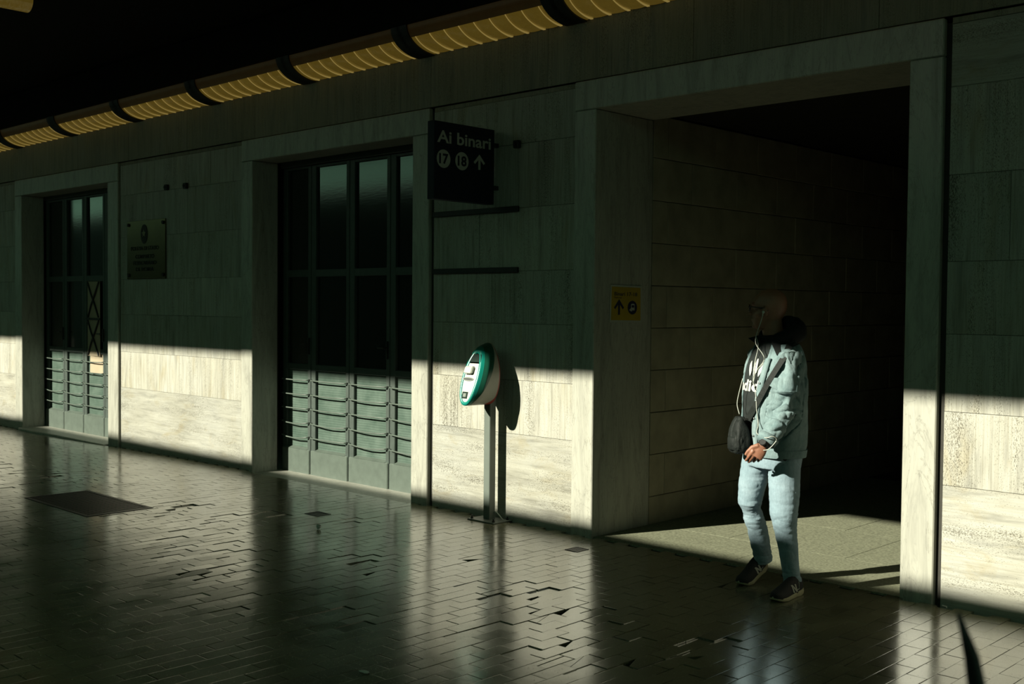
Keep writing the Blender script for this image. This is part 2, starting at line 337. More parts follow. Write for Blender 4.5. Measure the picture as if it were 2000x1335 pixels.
# doors
def door(name, edges, yd, zb, parts_left):
    root = tag(empty(name, ((edges[0]+edges[-1])/2, yd, 0)), kind='structure'); ox = root.location.x
    hd = MB().box((edges[0]-0.01-ox, -0.02, 2.955), (edges[-1]+0.03-ox, 0.08, 3.03)).build('head_rail', 'paint', root)
    for i, (x0, x1) in enumerate(zip(edges[:-1], edges[1:])):
        l, r = x0+0.004-ox, x1-0.004-ox; sL, sR = 0.070, 0.048
        lf = MB(); y0, y1 = 0.0, 0.05
        lf.box((l, y0, zb), (l+sL, y1, 2.95), 0.004); lf.box((r-sR, y0, zb), (r, y1, 2.95), 0.004)
        for za, zc in ((zb, zb+0.03), (0.985, 1.045), (1.885, 1.955), (2.925, 2.95)): lf.box((l+sL-0.002, y0+0.001, za), (r-sR+0.002, y1, zc), 0.003)
        leaf = lf.build('door_leaf', 'paintshaded', root)
        kp = MB().box((l+0.004, -0.012, zb+0.004), (r-0.004, 0.03, 0.215), 0.008)
        kp.add([(l+sL, -0.012, 0.213), (r-sR, -0.012, 0.213), (r-sR, 0.035, 0.235), (l+sL, 0.035, 0.235)], [(0, 1, 2, 3)])
        kp.build('kick_panel', 'paint', leaf)
        # beads, panes with rounded upper corners
        for za, zc in ((0.225, 0.985), (1.045, 1.885), (1.955, 2.925)):
            w0, w1 = l+sL-0.004, r-sR+0.004
            poly = [(w0, za-0.004), (w1, za-0.004)]
            if zc > 2.9:
                rr = 0.05
                poly += [(w1-rr+rr*math.cos(a), zc-rr+rr*math.sin(a)) for a in (0, .5, 1.0, 1.57)]+[(w0+rr+rr*math.cos(a), zc-rr+rr*math.sin(a)) for a in (1.57, 2.1, 2.6, 3.14)]
            else: poly += [(w1, zc+0.004), (w0, zc+0.004)]
            tilt = random.uniform(-0.002, 0.002)
            MB().prism(poly, 0.028, 0.034, lambda x, z, d: (x, d+tilt*(z-1), z)).build('glass_pane', 'glass' if zc < 1.0 else 'clearglass', leaf)
            if zc > 2.9:   # spandrel filling behind the rounded corners
                MB().box((w0, 0.036, zc-0.06), (w1, 0.045, zc+0.004)).build('corner_fillet', 'paint', leaf)
        for zr in (0.890, 0.750, 0.612, 0.475, 0.337):
            sag = random.uniform(0.0, 0.012)*(1.6 if zr < 0.5 else 1.0); m = (l+r)/2
            pts = [(l+0.012, 0.004, zr+0.004), (l+0.03, -0.028, zr), (m-0.12, -0.032, zr-sag*0.7), (m, -0.032, zr-sag), (m+0.12, -0.032, zr-sag*0.7), (r-0.035, -0.028, zr), (r-0.012, 0.004, zr+0.004)]
            MB().tube(pts, 0.0065, 8).build('guard_rod', 'paint', leaf, True)
        if i % 2 == 0:
            hb = MB().box((r-0.035, -0.02, 1.14), (r-0.012, 0.0, 1.30), 0.003).tube([(r-0.024, -0.015, 1.24), (r-0.024, -0.05, 1.24), (r-0.11, -0.05, 1.238)], 0.008, 8)
            hb.build('door_handle', 'steel', leaf)
    return root
dA = door('door_1', [-14.69, -14.14, -13.58, -13.02, -12.46], 6.32, -0.035, True)
MB().box((-12.46, 6.30, -0.03), (-12.29, 6.40, 3.02)).build('frame_post', 'paint', dA).matrix_parent_inverse = Matrix.Translation(-dA.location)
dB = door('door_2', [-9.30, -8.83, -8.235, -7.65, -7.06], 6.355, -0.035, True)
MB().box((-7.06, 6.33, -0.03), (-6.95, 6.42, 3.02)).build('frame_post', 'paint', dB).matrix_parent_inverse = Matrix.Translation(-dB.location)

tag(MB().box((-24, 6.435, -0.2), (-5.33, 6.70, 4.3)).build('door_backing', 'darkwall'), kind='structure')  # dark box added behind the doors to stop sky light leaking through
# the passage through the third opening
PX0, PX1 = -5.010, -2.70
pw = tag(MB().box((PX0-0.3, 6.66, -0.1), (PX0-0.012, 16, 3.4)).build('wall_passage_left', 'mortar'), kind='structure')
for k in range(-1, 9):
    z0, z1 = max(-0.06, 0.2065+0.3155*k-0.0), min(0.2065+0.3155*(k+1), 3.06)
    y = 6.674; first = 6.862 if k % 2 == 0 else 7.175
    ys = [6.674]+[first+0.624*j for j in range(8)]
    for y0, y1 in zip(ys[:-1], ys[1:]):
        d = 0.004; g = 0.002; jx = random.uniform(-0.0015, 0.0015)
        o4 = [(y0+g, z0+g), (y1-g, z0+g), (y1-g, z1-g), (y0+g, z1-g)]; i4 = [(y0+g+d, z0+g+d), (y1-g-d, z0+g+d), (y1-g-d, z1-g-d), (y0+g+d, z1-g-d)]
        v = [(-0.014, *p) for p in o4]+[(-d, *p) for p in o4]+[(jx, *p) for p in i4]
        mb = MB().add([(a+PX0, b, c) for a, b, c in v], [(8, 9, 10, 11)]+[(4+q, 4+(q+1) % 4, 8+(q+1) % 4, 8+q) for q in range(4)]+[(q, (q+1) % 4, 4+(q+1) % 4, 4+q) for q in range(4)])
        mb.build('stone_block', 'block', pw)
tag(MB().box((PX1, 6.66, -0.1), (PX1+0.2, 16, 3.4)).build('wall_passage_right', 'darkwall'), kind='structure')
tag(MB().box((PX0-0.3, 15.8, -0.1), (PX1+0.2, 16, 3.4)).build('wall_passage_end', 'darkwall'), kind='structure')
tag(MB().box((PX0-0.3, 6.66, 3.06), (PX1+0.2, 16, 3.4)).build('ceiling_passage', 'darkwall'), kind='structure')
pf = tag(MB().box((PX0-0.05, 6.02, -0.12), (PX1+0.05, 16, -0.012)).build('floor_passage', 'dirt'), kind='structure')
def slab(x0, x1, y0, y1):
    g = 0.0012; MB().box((x0+g, y0+g, -0.03), (x1-g, y1-g, random.uniform(-0.0008, 0.0008)), 0.002).build('granite_slab', 'granite', pf)
slab(-5.01, -3.92, 6.025, 6.70); slab(-3.92, -2.70, 6.025, 6.70)
for r, (y0, y1) in enumerate(((6.70, 7.55), (7.55, 8.40), (8.40, 9.25), (9.25, 10.1))):
    xs = [-5.01, -4.325, -3.44, -2.70] if r % 2 == 0 else [-5.01, -4.6, -3.88, -3.0, -2.70]
    for x0, x1 in zip(xs[:-1], xs[1:]): slab(x0, x1, y0, y1)

# ceiling, lamp bulkhead, unseen carriage added behind the camera (its roof and the canopy edge shape the band of sun)
CE_Y = 0.45; CE_Z = 1.13-SUN_DZ*(WY-CE_Y)
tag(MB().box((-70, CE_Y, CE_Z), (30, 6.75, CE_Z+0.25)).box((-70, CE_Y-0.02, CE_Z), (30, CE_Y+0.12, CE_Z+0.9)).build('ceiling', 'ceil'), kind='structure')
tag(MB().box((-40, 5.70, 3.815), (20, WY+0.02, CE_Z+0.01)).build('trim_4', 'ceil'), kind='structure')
TR_Y = -0.45; TR_Z = 0.130-SUN_DZ*(WY-TR_Y)
prof = [(TR_Y+0.02, -0.9), (TR_Y, 3.0), (TR_Y, TR_Z-0.08), (TR_Y-0.05, TR_Z-0.01), (TR_Y-0.35, TR_Z+0.12), (TR_Y-1.4, TR_Z+0.38), (TR_Y-2.5, TR_Z+0.12), (TR_Y-2.85, TR_Z-0.3), (TR_Y-2.85, -0.9)]
tag(MB().prism(prof, -70, 30, lambda a, b, d: (d, a, b)).build('unseen_carriage', 'train'), kind='structure')

# ------------------------------------------------------------------ floor of clinker pavers
floor = tag(MB().prism([(30, -0.022), (-9.5, -0.022), (-14.5, -0.072), (-70, -0.072), (-70, -0.4), (30, -0.4)], -0.25, 6.06, lambda a, b, d: (a, d, b)).build('floor', 'dirt'), kind='structure')
def proj(p):
    q = p-np.array([0, 0, CAM_H]); z = q@fwd
    return (1000+FPX*(q@rt)/z, 667.5+FPX*(q@dn)/z, z) if z > 0.1 else (1e9, 1e9, 1)
def sagz(x): return 0.0 if x > -9.5 else max(-0.05, -0.05*(-9.5-x)/5.0)
PX, PY = 0.0975, 0.2
def clip(poly, nx, ny, c):
    out = []
    for i in range(len(poly)):
        a, b = poly[i], poly[(i+1) % len(poly)]; da, db = nx*a[0]+ny*a[1]-c, nx*b[0]+ny*b[1]-c
        if da <= 0: out.append(a)
        if da*db < 0: t = da/(da-db); out.append((a[0]+(b[0]-a[0])*t, a[1]+(b[1]-a[1])*t))
    return out
def shrink(poly, d):
    cx = sum(p[0] for p in poly)/len(poly); cy = sum(p[1] for p in poly)/len(poly); out = []
    for x, y in poly:
        out.append((x-math.copysign(min(d, abs(x-cx)*0.6), x-cx), y-math.copysign(min(d, abs(y-cy)*0.6), y-cy)))
    return out
def tile_geo(polys, h0=-0.02):
    v, f = [], []
    for p in polys:
        n = len(p); k = len(v); i = shrink(p, 0.0016)
        v += [(x, y, h0) for x, y in p]+[(x, y, -0.0002) for x, y in p]+[(x, y, 0.0) for x, y in i]
        f += [tuple(k+2*n+q for q in range(n))]+[(k+n+q, k+n+(q+1) % n, k+2*n+(q+1) % n, k+2*n+q) for q in range(n)]+[(k+q, k+(q+1) % n, k+n+(q+1) % n, k+n+q) for q in range(n)]
    return v, f
def rect(a, b): return [(-a, -b), (a, -b), (a, b), (-a, b)]
HX, HY = PX/2-0.0013, PY/2-0.0013
VAR = [[rect(HX, HY)], [rect(HX-0.0006, HY-0.0006)], [rect(HX, HY-0.0016)]]
NI = len(VAR)
for k in range(8):                                   # chipped and cracked pavers
    base = rect(HX-0.0015, HY-0.002); a = random.uniform(0, 6.28); nx, ny = math.cos(a), math.sin(a)
    c = random.uniform(-0.02, 0.035); gp = random.uniform(0.002, 0.006)
    A = clip(base, nx, ny, c-gp); B = clip(base, -nx, -ny, -c-gp*0.5)
    if k % 2: A = clip(base, nx, ny, random.uniform(0.028, 0.042)); B = []
    if k == 6: B = clip(clip(base, -nx, -ny, -c-gp), -ny, nx, 0.01)
    VAR.append([p for p in (A, B) if len(p) > 2])
VGEO = [tile_geo(p) for p in VAR]
VMESH = [MB().add(*g).mesh('paver', 'tile') for g in VGEO]
damaged = [(-4.0, 4.35, .33), (-3.55, 4.30, .3), (-4.35, 4.55, .3), (-3.35, 3.95, .28), (-3.75, 3.9, .25), (-8.0, 4.35, .4), (-7.3, 4.6, .3), (-6.3, 3.75, .35), (-5.9, 3.55, .35), (-5.3, 3.25, .3), (-10.3, 4.3, .6), (-11.5, 3.9, .6), (-2.95, 4.45, .18), (-3.0, 4.0, .2), (-6.9, 3.95, .35), (-4.6, 3.4, .25), (-5.6, 4.4, .25), (-6.6, 5.1, .2)]
grates = [(-9.27, -8.13, 3.80, 4.345), (-7.12, -6.955, 5.07, 5.2), (-4.875, -4.767, 5.57, 5.69)]
blocks = [(-14.70, -12.30, 5.945), (-9.308, -6.953, 5.945), (-5.01, -2.752, 6.02)]
tiles = []; extra = []
k0, k1 = int((-21+2.143)/PX), int((2.0+2.143)/PX)
for k in range(k0, k1):
    cx = -2.143+(k+0.5)*PX; off = 5.165 if k % 2 == 0 else 5.065
    for j in range(-27, 6):
        cy = off+(j+0.5)*PY
        if cy+0.1 > 6.1 or cy < -0.1: continue
        ymax = 6.02
        for b in blocks:
            if b[0] < cx < b[1]: ymax = b[2]
        for xo, xi, xj, xk, dep in SURR:
            if xo-0.01 < cx < xi or xj < cx < xk+0.01: ymax = FY
        if cy-0.1 > ymax-0.007: continue
        hit = [g for g in grates if g[0] < cx+PX/2 and g[1] > cx-PX/2 and g[2] < cy+PY/2 and g[3] > cy-PY/2]
        if hit:
            g = hit[0]; x0, x1, y0, y1 = cx-HX, cx+HX, cy-HY, cy+HY
            for q in ((x0, x1, y0, min(y1, g[2]-.002)), (x0, x1, max(y0, g[3]+.002), y1), (x0, min(x1, g[0]-.002), max(y0, g[2]), min(y1, g[3])), (max(x0, g[1]+.002), x1, max(y0, g[2]), min(y1, g[3]))):
                if q[1]-q[0] > 0.008 and q[3]-q[2] > 0.008: extra.append((q, sagz(cx)))
            continue
        dmg = max([0]+[1-math.hypot(cx-a, (cy-b)*1.0)/r for a, b, r in damaged if math.hypot(cx-a, cy-b) < r])
        sunk = dmg > 0.25 and random.random() < 0.06
        cut = cy+0.1 > ymax-0.002
        u = random.random()
        vi = random.choice((0, 0, 1, 2)) if u > (0.012+dmg*0.38) else random.randrange(NI, len(VAR))
        big = 1+2.2*(dmg > 0)
        pos = (cx+random.gauss(0, .0006*big), cy+random.gauss(0, .001*big), sagz(cx)+random.gauss(0, .0004)-(random.random()*0.004 if dmg > 0 and random.random() < 0.5 else 0)-(0.007 if sunk else 0))
        rot = (random.gauss(0, .0016*big), random.gauss(0, .0020*big), random.gauss(0, .004*big))
        X, Y, Z = proj(np.array(pos)); area = 1e6/Z**3 if (-40 < X < 2040 and 0 < Y < 1360) else 0
        tiles.append((area, pos, rot, vi, ymax if cut else None))
order = sorted(range(len(tiles)), key=lambda i: -tiles[i][0] if tiles[i][4] is None else 1)
ind = set(order[:300]); rest = MB()
for i, (a, pos, rot, vi, ymax) in enumerate(tiles):
    if i in ind: place('paver', VMESH[vi], floor, pos, rot); continue
    v, f = VGEO[vi] if ymax is None else tile_geo([rect(HX, (ymax-(pos[1]-HY))/2-0.001)])
    dy = 0 if ymax is None else (ymax+pos[1]-HY)/2-pos[1]
    if ymax is not None and ymax-(pos[1]-HY) < 0.005: continue
    R = Matrix.Rotation(rot[2], 3, 'Z') @ Matrix.Rotation(rot[1], 3, 'Y') @ Matrix.Rotation(rot[0], 3, 'X')
    A = np.array(v) @ np.array(R).T + np.array(pos)+np.array((0, dy, 0)); rest.add(A, f)
for q, z in extra:
    v, f = tile_geo([rect((q[1]-q[0])/2, (q[3]-q[2])/2)]); rest.add(np.array(v)+np.array(((q[0]+q[1])/2, (q[2]+q[3])/2, z)), f)
tag(rest.build('paver_field', 'tile', floor), kind='stuff')

# ------------------------------------------------------------------ things on and in the floor
def grate(name, g, label, along_y, nb):
    t = tag(empty(name, ((g[0]+g[1])/2, (g[2]+g[3])/2, sagz(g[0]))), label, 'drain grate'); a, b = (g[1]-g[0])/2, (g[3]-g[2])/2
    w = min(0.03, a*0.16)
    fr = MB().box((-a, -b, -0.02), (a, -b+w, 0.003)).box((-a, b-w, -0.02), (a, b, 0.003)).box((-a, -b+w, -0.02), (-a+w, b-w, 0.003)).box((a-w, -b+w, -0.02), (a, b-w, 0.003))
    fr.build('frame', 'iron', t)
    L = (a if not along_y else b)-w
    bar = MB()
    n = nb; span = 2*((a if along_y else b)-w); st = span/n
    if along_y: bar.box((-st*0.28, -b+w, -0.02), (st*0.28, b-w, 0.001))
    else: bar.box((-a+w, -st*0.28, -0.02), (a-w, st*0.28, 0.001))
    me = bar.mesh('grate_bar', 'iron')
    for i in range(n):
        q = -span/2+(i+0.5)*st; place('grate_bar', me, t, (q, 0, 0) if along_y else (0, q, 0))
grate('drain_grate', grates[0], 'large black slatted iron drain grate set in the pavers near door with plaque', True, 26)
grate('drain_grate', grates[1], 'small square iron drain grate in pavers before the double glazed door', True, 5)
grate('drain_grate', grates[2], 'small square iron drain grate in pavers beside the passage opening', True, 5)
def crumple(name, c, r, label, cat):
    bm = bmesh.new(); bmesh.ops.create_icosphere(bm, subdivisions=2, radius=1)
    for v in bm.verts:
        d = 1+0.55*noise.noise(v.co*2.3+Vector((c[0], c[1], 0))); v.co = Vector((v.co.x*r[0]*d, v.co.y*r[1]*d, (v.co.z*d*0.8+0.8)*r[2]))
    lo = min(v.co.z for v in bm.verts)
    me = bpy.data.meshes.new(name); bm.to_mesh(me); bm.free(); me.materials.append(M['litter'])
    o = place(name, me, None, (c[0], c[1], 0.002-lo)); tag(o, label, cat)
crumple('crumpled_paper', (-6.552, 4.787), (0.022, 0.014, 0.022), 'small crumpled white paper scrap on pavers before the double door', 'litter')
crumple('paper_scrap', (-3.839, 3.055), (0.028, 0.016, 0.004), 'flat pale paper scrap on dark pavers at bottom edge of picture', 'litter')
tag(MB().tube([(-2.495, 5.985, 0.007), (-2.468, 5.975, 0.007)], 0.005, 8).build('cigarette_butt', 'litter'), 'tiny cigarette butt lying by the right marble jamb', 'litter')

# ticket validator on its post
VX, VB = -5.958, 5.905
vt = tag(empty('ticket_validator', (VX, 5.94, 0)), 'teal and white ticket validator on grey steel post against stone wall', 'ticket machine')
def vloc(p): return (p[0]-VX, p[1]-5.94, p[2])
MB().box(vloc((-5.991, 5.900, 0.0)), vloc((-5.925, 5.965, 0.95)), 0.004).build('post', 'post', vt)
bp = MB().box(vloc((-6.085, 5.825, 0.0)), vloc((-5.805, 6.025, 0.010)), 0.002).build('base_plate', 'post', vt)
bolt = MB().cyl((0, 0, 0), 0.011, 0.010, 6).cyl((0, 0, 0.010), 0.006, 0.014, 8).mesh('bolt', 'steel')
for bx in (-6.06, -5.83):
    for by in (5.85, 6.0): place('bolt', bolt, bp, vloc((bx, by, 0.010)))
MB().tube([vloc(p) for p in ((-5.93, 5.955, 0.06), (-5.90, 5.95, 0.065), (-5.875, 5.96, 0.04), (-5.862, 5.975, 0.012), (-5.85, 5.985, 0.004))], 0.005, 8).build('power_cable', 'wire', vt, True)
# egg shaped casing: rings from back plate to tilted face
NA = 64
def vring(t):
    pts = []
    for k in range(NA):
        a = 2*math.pi*k/NA; ca, sa = math.cos(a), math.sin(a)
        hw = 0.132-0.006*t-0.035*max(0, t-0.75)/0.25
        zt, zb_ = 1.345-0.028*t**1.2, 0.880+0.002*t
        z = (zt+zb_)/2+(zt-zb_)/2*math.copysign(abs(sa)**0.92, sa)
        wid = hw*(1-0.20*max(0, sa)**1.5)*(1-0.12*max(0, -sa)**2)
        x = wid*math.copysign(abs(ca)**0.80, ca)
        q = (z-0.88)/(1.345-0.88)
        depth = 0.235-0.165*q**1.25
        pts.append((x, VB-5.94-depth*t, z))
    return pts
TS = [0, 0.06, 0.12, 0.25, 0.4, 0.55, 0.7, 0.8, 0.88, 0.94, 0.98, 1.0]
R = [vring(t) for t in TS]
# face rings: teal rim that rolls over, then the recessed white panel
def inset(ring, s, dy, zs=None):
    cx = 0; cz = 1.085
    return [((p[0]-cx)*s+cx, p[1]+dy+0.0, (p[2]-cz)*(s if zs is None else zs)+cz) for p in ring]
face_plane = lambda z: VB-5.94-(0.235-0.165*((min(max(z, .88), 1.345)-0.88)/0.465)**1.25)
def face_ring(s, sz, zc, dy):
    out = []
    for p in R[-1]:
        x, z = p[0]*s, (p[2]-1.095)*sz+zc; out.append((x, face_plane(z)+dy, z))
    return out
F1, F2, F3 = face_ring(0.93, 0.965, 1.092, -0.010), face_ring(0.76, 0.86, 1.088, -0.013), face_ring(0.70, 0.82, 1.085, -0.006)
def vpoint(k, t):
    lo = int(math.floor(k)) % NA; return vring(t)[lo]
zk = [p[2] for p in vring(0.3)]
def clampq(z): return min(1.0, max(0.0, (1.325-z)/(1.325-0.895)))
T_RED = [0.05 if z > 0.94 else 0.05+0.30*((0.94-z)/0.06)**1.5 for z in zk]
T_SPLIT = [max(T_RED[k]+0.02, 0.09+0.80*clampq(z)**0.85) for k, z in enumerate(zk)]
CACHE = {}
def vp(k, t):
    t = round(t, 3)
    if t not in CACHE: CACHE[t] = vring(t)
    return CACHE[t][k % NA]
def zone(t0, t1, n):
    return [[vp(k, t0[k]+(t1[k]-t0[k])*i/n) for k in range(NA)] for i in range(n+1)]
TR1 = [0.93]*NA
groups = {'red_band': MB().loft(zone([0.0]*NA, T_RED, 4), False), 'casing': MB().loft(zone(T_RED, T_SPLIT, 8), False), 'hood': MB().loft(zone(T_SPLIT, TR1, 8), False),
          'rim': MB().loft([vring(0.93), vring(0.97), vring(1.0), F1, F2, F3], False)}
def weld(mb, name, mat, parent):
    o = mb.build(name, mat, parent, True); bm = bmesh.new(); bm.from_mesh(o.data)
    bmesh.ops.remove_doubles(bm, verts=bm.verts, dist=1e-5); bmesh.ops.recalc_face_normals(bm, faces=bm.faces); bm.to_mesh(o.data); bm.free(); o.data.shade_smooth(); return o
weld(groups['casing'], 'casing', 'mgrey', vt); weld(groups['hood'], 'hood', 'dgreen', vt); weld(groups['red_band'], 'red_band', 'mred', vt); weld(groups['rim'], 'rim', 'teal', vt)
MB().add(vring(0), [tuple(range(NA))]).build('back_plate', 'steel', vt)
pan = [(p[0]*0.99, p[1], p[2]) for p in face_ring(0.70, 0.82, 1.085, -0.0065)]
fp = MB()
zs = sorted(set(round(p[2], 4) for p in pan)); half = NA//2
rows = []
for k in range(NA//4+1):
    a, b = pan[NA//4-k], pan[NA//4+k]; rows.append((a, b))
for k in range(1, NA//4+1): rows.append((pan[(-k) % NA], pan[(half+k) % NA]))
rows = [r for r in rows if r[0][2] < 1.20]
v = [p for r in rows for p in r]; fp.add(v, [(2*i, 2*i+1, 2*i+3, 2*i+2) for i in range(len(rows)-1)]).build('front_panel', 'mwhite', vt)
sc = [r for r in rows]
def fbox(x0, x1, z0, z1, d, mat, name, c=0.003):
    sl = (face_plane(z1)-face_plane(z0))/(z1-z0); mb = MB().box((x0, -d, z0), (x1, 0.004, z1), c)
    mb.v = [(x, y+face_plane((z0+z1)/2)+sl*(z-(z0+z1)/2)-0.007, z) for x, y, z in mb.v]; return mb.build(name, mat, vt)
def face_patch(poly, name, mat, d):
    MB().prism(poly, -0.0095-d, -0.004, lambda x, z, y: (x, face_plane(z)+y, z)).build(name, mat, vt)
dz = [1.203, 1.215, 1.227, 1.239, 1.251, 1.262]; dw = [.066, .065, .063, .060, .056, .050]
MB().add([(sx*w, face_plane(z)-0.0115, z) for z, w in zip(dz, dw) for sx in (-1, 1)], [(2*i, 2*i+1, 2*i+3, 2*i+2) for i in range(5)]).build('display', 'screen', vt)
fbox(-0.062, 0.020, 1.118, 1.172, 0.030, 'mwhite', 'ticket_mouth', 0.008)
slot = [(0.058*math.cos(a)-0.018, 1.078+0.0135*math.sin(a)) for a in np.linspace(0, 2*math.pi, 24, endpoint=False)]
face_patch(slot, 'ticket_slot', 'chrome', 0.002)
face_patch([(0.050*math.cos(a)-0.018, 1.078+0.006*math.sin(a)) for a in np.linspace(0, 2*math.pi, 24, endpoint=False)], 'slot_opening', 'black', 0.0035)
face_patch([(-0.040, 0.937), (0.014, 0.937), (0.014, 0.985), (-0.040, 0.985)], 'reader_window', 'screen', 0.002)
face_patch([(-0.028, 0.948), (0.002, 0.948), (0.002, 0.974), (-0.028, 0.974)], 'reader_mark', 'post', 0.003)

# blade sign "Ai binari"
SX = -5.97
sg = tag(empty('platform_sign', (SX, 5.97, 2.66)), 'dark navy blade sign reading Ai binari with track numbers 17 and 18', 'sign')
def sl(y, z, d=0.0): return (d, y-5.97, z-2.66)
MB().box((-0.075, 5.36-5.97, 2.385-2.66), (0, 0.0, 2.945-2.66), 0.004).build('sign_box', 'navy', sg)
MB().box((-0.06, 0.0, 2.50-2.66), (-0.015, 0.06, 2.53-2.66)).build('bracket', 'black', sg); MB().box((-0.06, 0.0, 2.82-2.66), (-0.015, 0.06, 2.85-2.66)).build('bracket', 'black', sg)
text_obj('letter', 'Ai binari', 0.122, 'signwhite', lambda x, y, z: sl(5.388+x, 2.795+y, 0.001+z*0.5), sg, width=0.54, bold=0.0022)
for cy, num in ((5.450, '17'), (5.632, '18')):
    d = MB().prism([(cy+0.066*math.cos(a), 2.678+0.066*math.sin(a)) for a in np.linspace(0, 2*math.pi, 32, endpoint=False)], 0.0, 0.0025, lambda y, z, dd: sl(y, z, dd)).build('number_disc', 'signwhite', sg)
    text_obj('numeral', num, 0.098, 'navy', lambda x, y, z: sl(cy-0.044+x, 2.645+y, 0.0035+z*0.4), d, width=0.088, bold=0.003)
arrow = [(-0.011, 0), (0.011, 0), (0.011, 0.072), (0.044, 0.040), (0.058, 0.052), (0, 0.112), (-0.058, 0.052), (-0.044, 0.040), (-0.011, 0.072)]
MB().prism(arrow, 0.0, 0.0025, lambda x, z, d: sl(5.810+x, 2.632+z, d)).build('arrow', 'signwhite', sg)

# two leftover mounting bars and three small wall boxes
for z, lab in ((2.348, 'upper black mounting bar on stone wall just under the blade sign'), (1.894, 'lower black mounting bar on stone wall above the ticket validator')):
    mb = MB().box((-0.472, -0.024, -0.020), (0.472, 0.0, 0.020), 0.003)
    tag(place('mounting_bar', mb.mesh('mounting_bar', 'black'), None, (-6.232, WY-0.001, z)), lab, 'bar', 'mounting bars on the stone wall')
for x, z, s, lab in ((-10.96, 2.855, .030, 'small black wall anchor above plaque, the one nearer the left door'), (-10.568, 2.845, .030, 'small black wall anchor above plaque, the one nearer the middle door'), (-5.776, 2.826, .028, 'small black wall anchor beside the blade sign')):
    mb = MB().box((-s, -0.035, -s), (s, 0.0, s), 0.005).cyl((0, -0.035, 0), s*0.45, -0.012, 10, 1)
    tag(place('wall_anchor', mb.mesh('wall_anchor', 'black'), None, (x, WY-0.001, z)), lab, 'wall anchor', 'black wall anchors')

# brass plaque
pq = tag(empty('brass_plaque', (-11.42, WY-0.002, 2.208)), 'brass plaque with emblem and engraved lines on the stone wall', 'plaque')
MB().box((-0.428, -0.014, -0.322), (0.428, 0.0, 0.322), 0.003).build('plate', 'brass', pq)
scr = MB().cyl((0, 0, 0), 0.02, -0.012, 12, 1).mesh('screw', 'ink')
for sx in (-0.385, 0.385):
    for sz in (-0.28, 0.28): place('screw', scr, pq, (sx, -0.014, sz))
def ringpoly(a, b, n=28): return [(a*math.cos(t), b*math.sin(t)) for t in np.linspace(0, 2*math.pi, n, endpoint=False)]
em = MB().prism(ringpoly(0.072, 0.105), -0.018, -0.012, lambda x, z, d: (x-0.03, d, z+0.17)).build('emblem', 'ink', pq)
star = [((0.05 if k % 2 == 0 else 0.02)*math.sin(k*math.pi/5), (0.05 if k % 2 == 0 else 0.02)*math.cos(k*math.pi/5)) for k in range(10)]
MB().prism(star, -0.021, -0.017, lambda x, z, d: (x-0.03, d, z+0.175)).build('star', 'brass', em)
for txt, z, w in (('POLIZIA DI STATO', -0.005, 0.62), ('COMPARTO', -0.095, 0.42), ('FERROVIARIO', -0.165, 0.52), ('DI ROMA', -0.235, 0.40)):
    text_obj('engraved_letter', txt, 0.058, 'ink', lambda x, y, zz: (x-w/2-0.02, -0.0155-zz, z+y), pq, width=w, bold=0.001)

# yellow direction notice on the passage reveal
yn = tag(empty('direction_notice', (PX0+0.002, 6.362, 1.645)), 'yellow notice with white edge reading Binari 17-18 on passage wall', 'sign')
def yl(y, z, d): return (d+0.010*(y+0.18)*0.6, y, z-0.012*y)
MB().prism([(-0.186, -0.133), (0.186, -0.133), (0.180, 0.133), (-0.178, 0.133)], 0.0, 0.0015, yl).build('backing', 'signwhite', yn)
MB().prism([(-0.170, -0.119), (0.170, -0.119), (0.166, 0.120), (-0.164, 0.120)], 0.001, 0.0024, yl).build('yellow_sheet', 'yellow', yn)
text_obj('letter', 'Binari 17-18', 0.037, 'blueink', lambda x, y, z: yl(x-0.135, 0.058+y, 0.0026+z*0.3), yn, width=0.262, bold=0.0006)
text_obj('letter', 'Platforms', 0.017, 'blueink', lambda x, y, z: yl(x-0.135, 0.038+y, 0.0026+z*0.3), yn, width=0.082)
MB().prism([(x*0.98, y*1.0) for x, y in arrow], 0.0024, 0.0034, lambda x, z, d: yl(x-0.082, z-0.080, d)).build('arrow', 'blueink', yn)
dc = MB().prism(ringpoly(0.054, 0.050), 0.0024, 0.0034, lambda x, z, d: yl(x+0.072, z-0.026, d)).build('disc', 'blueink', yn)
MB().prism([(-0.02, -0.014), (0.022, -0.014), (0.022, 0.028), (0.016, 0.034), (-0.012, 0.034), (-0.02, 0.026)], 0.0034, 0.0042, lambda x, z, d: yl(x+0.074, z-0.032, d)).build('train_icon', 'signwhite', dc)
MB().prism([(-0.013, 0.006), (0.016, 0.006), (0.016, 0.024), (-0.013, 0.024)], 0.0042, 0.0048, lambda x, z, d: yl(x+0.074, z-0.032, d)).build('icon_window', 'blueink', dc)
MB().prism([(-0.04, -0.012), (-0.018, -0.022), (-0.006, -0.020), (-0.018, 0.004)], 0.0034, 0.0042, lambda x, z, d: yl(x+0.074, z-0.032, d)).build('icon_tail', 'signwhite', dc)

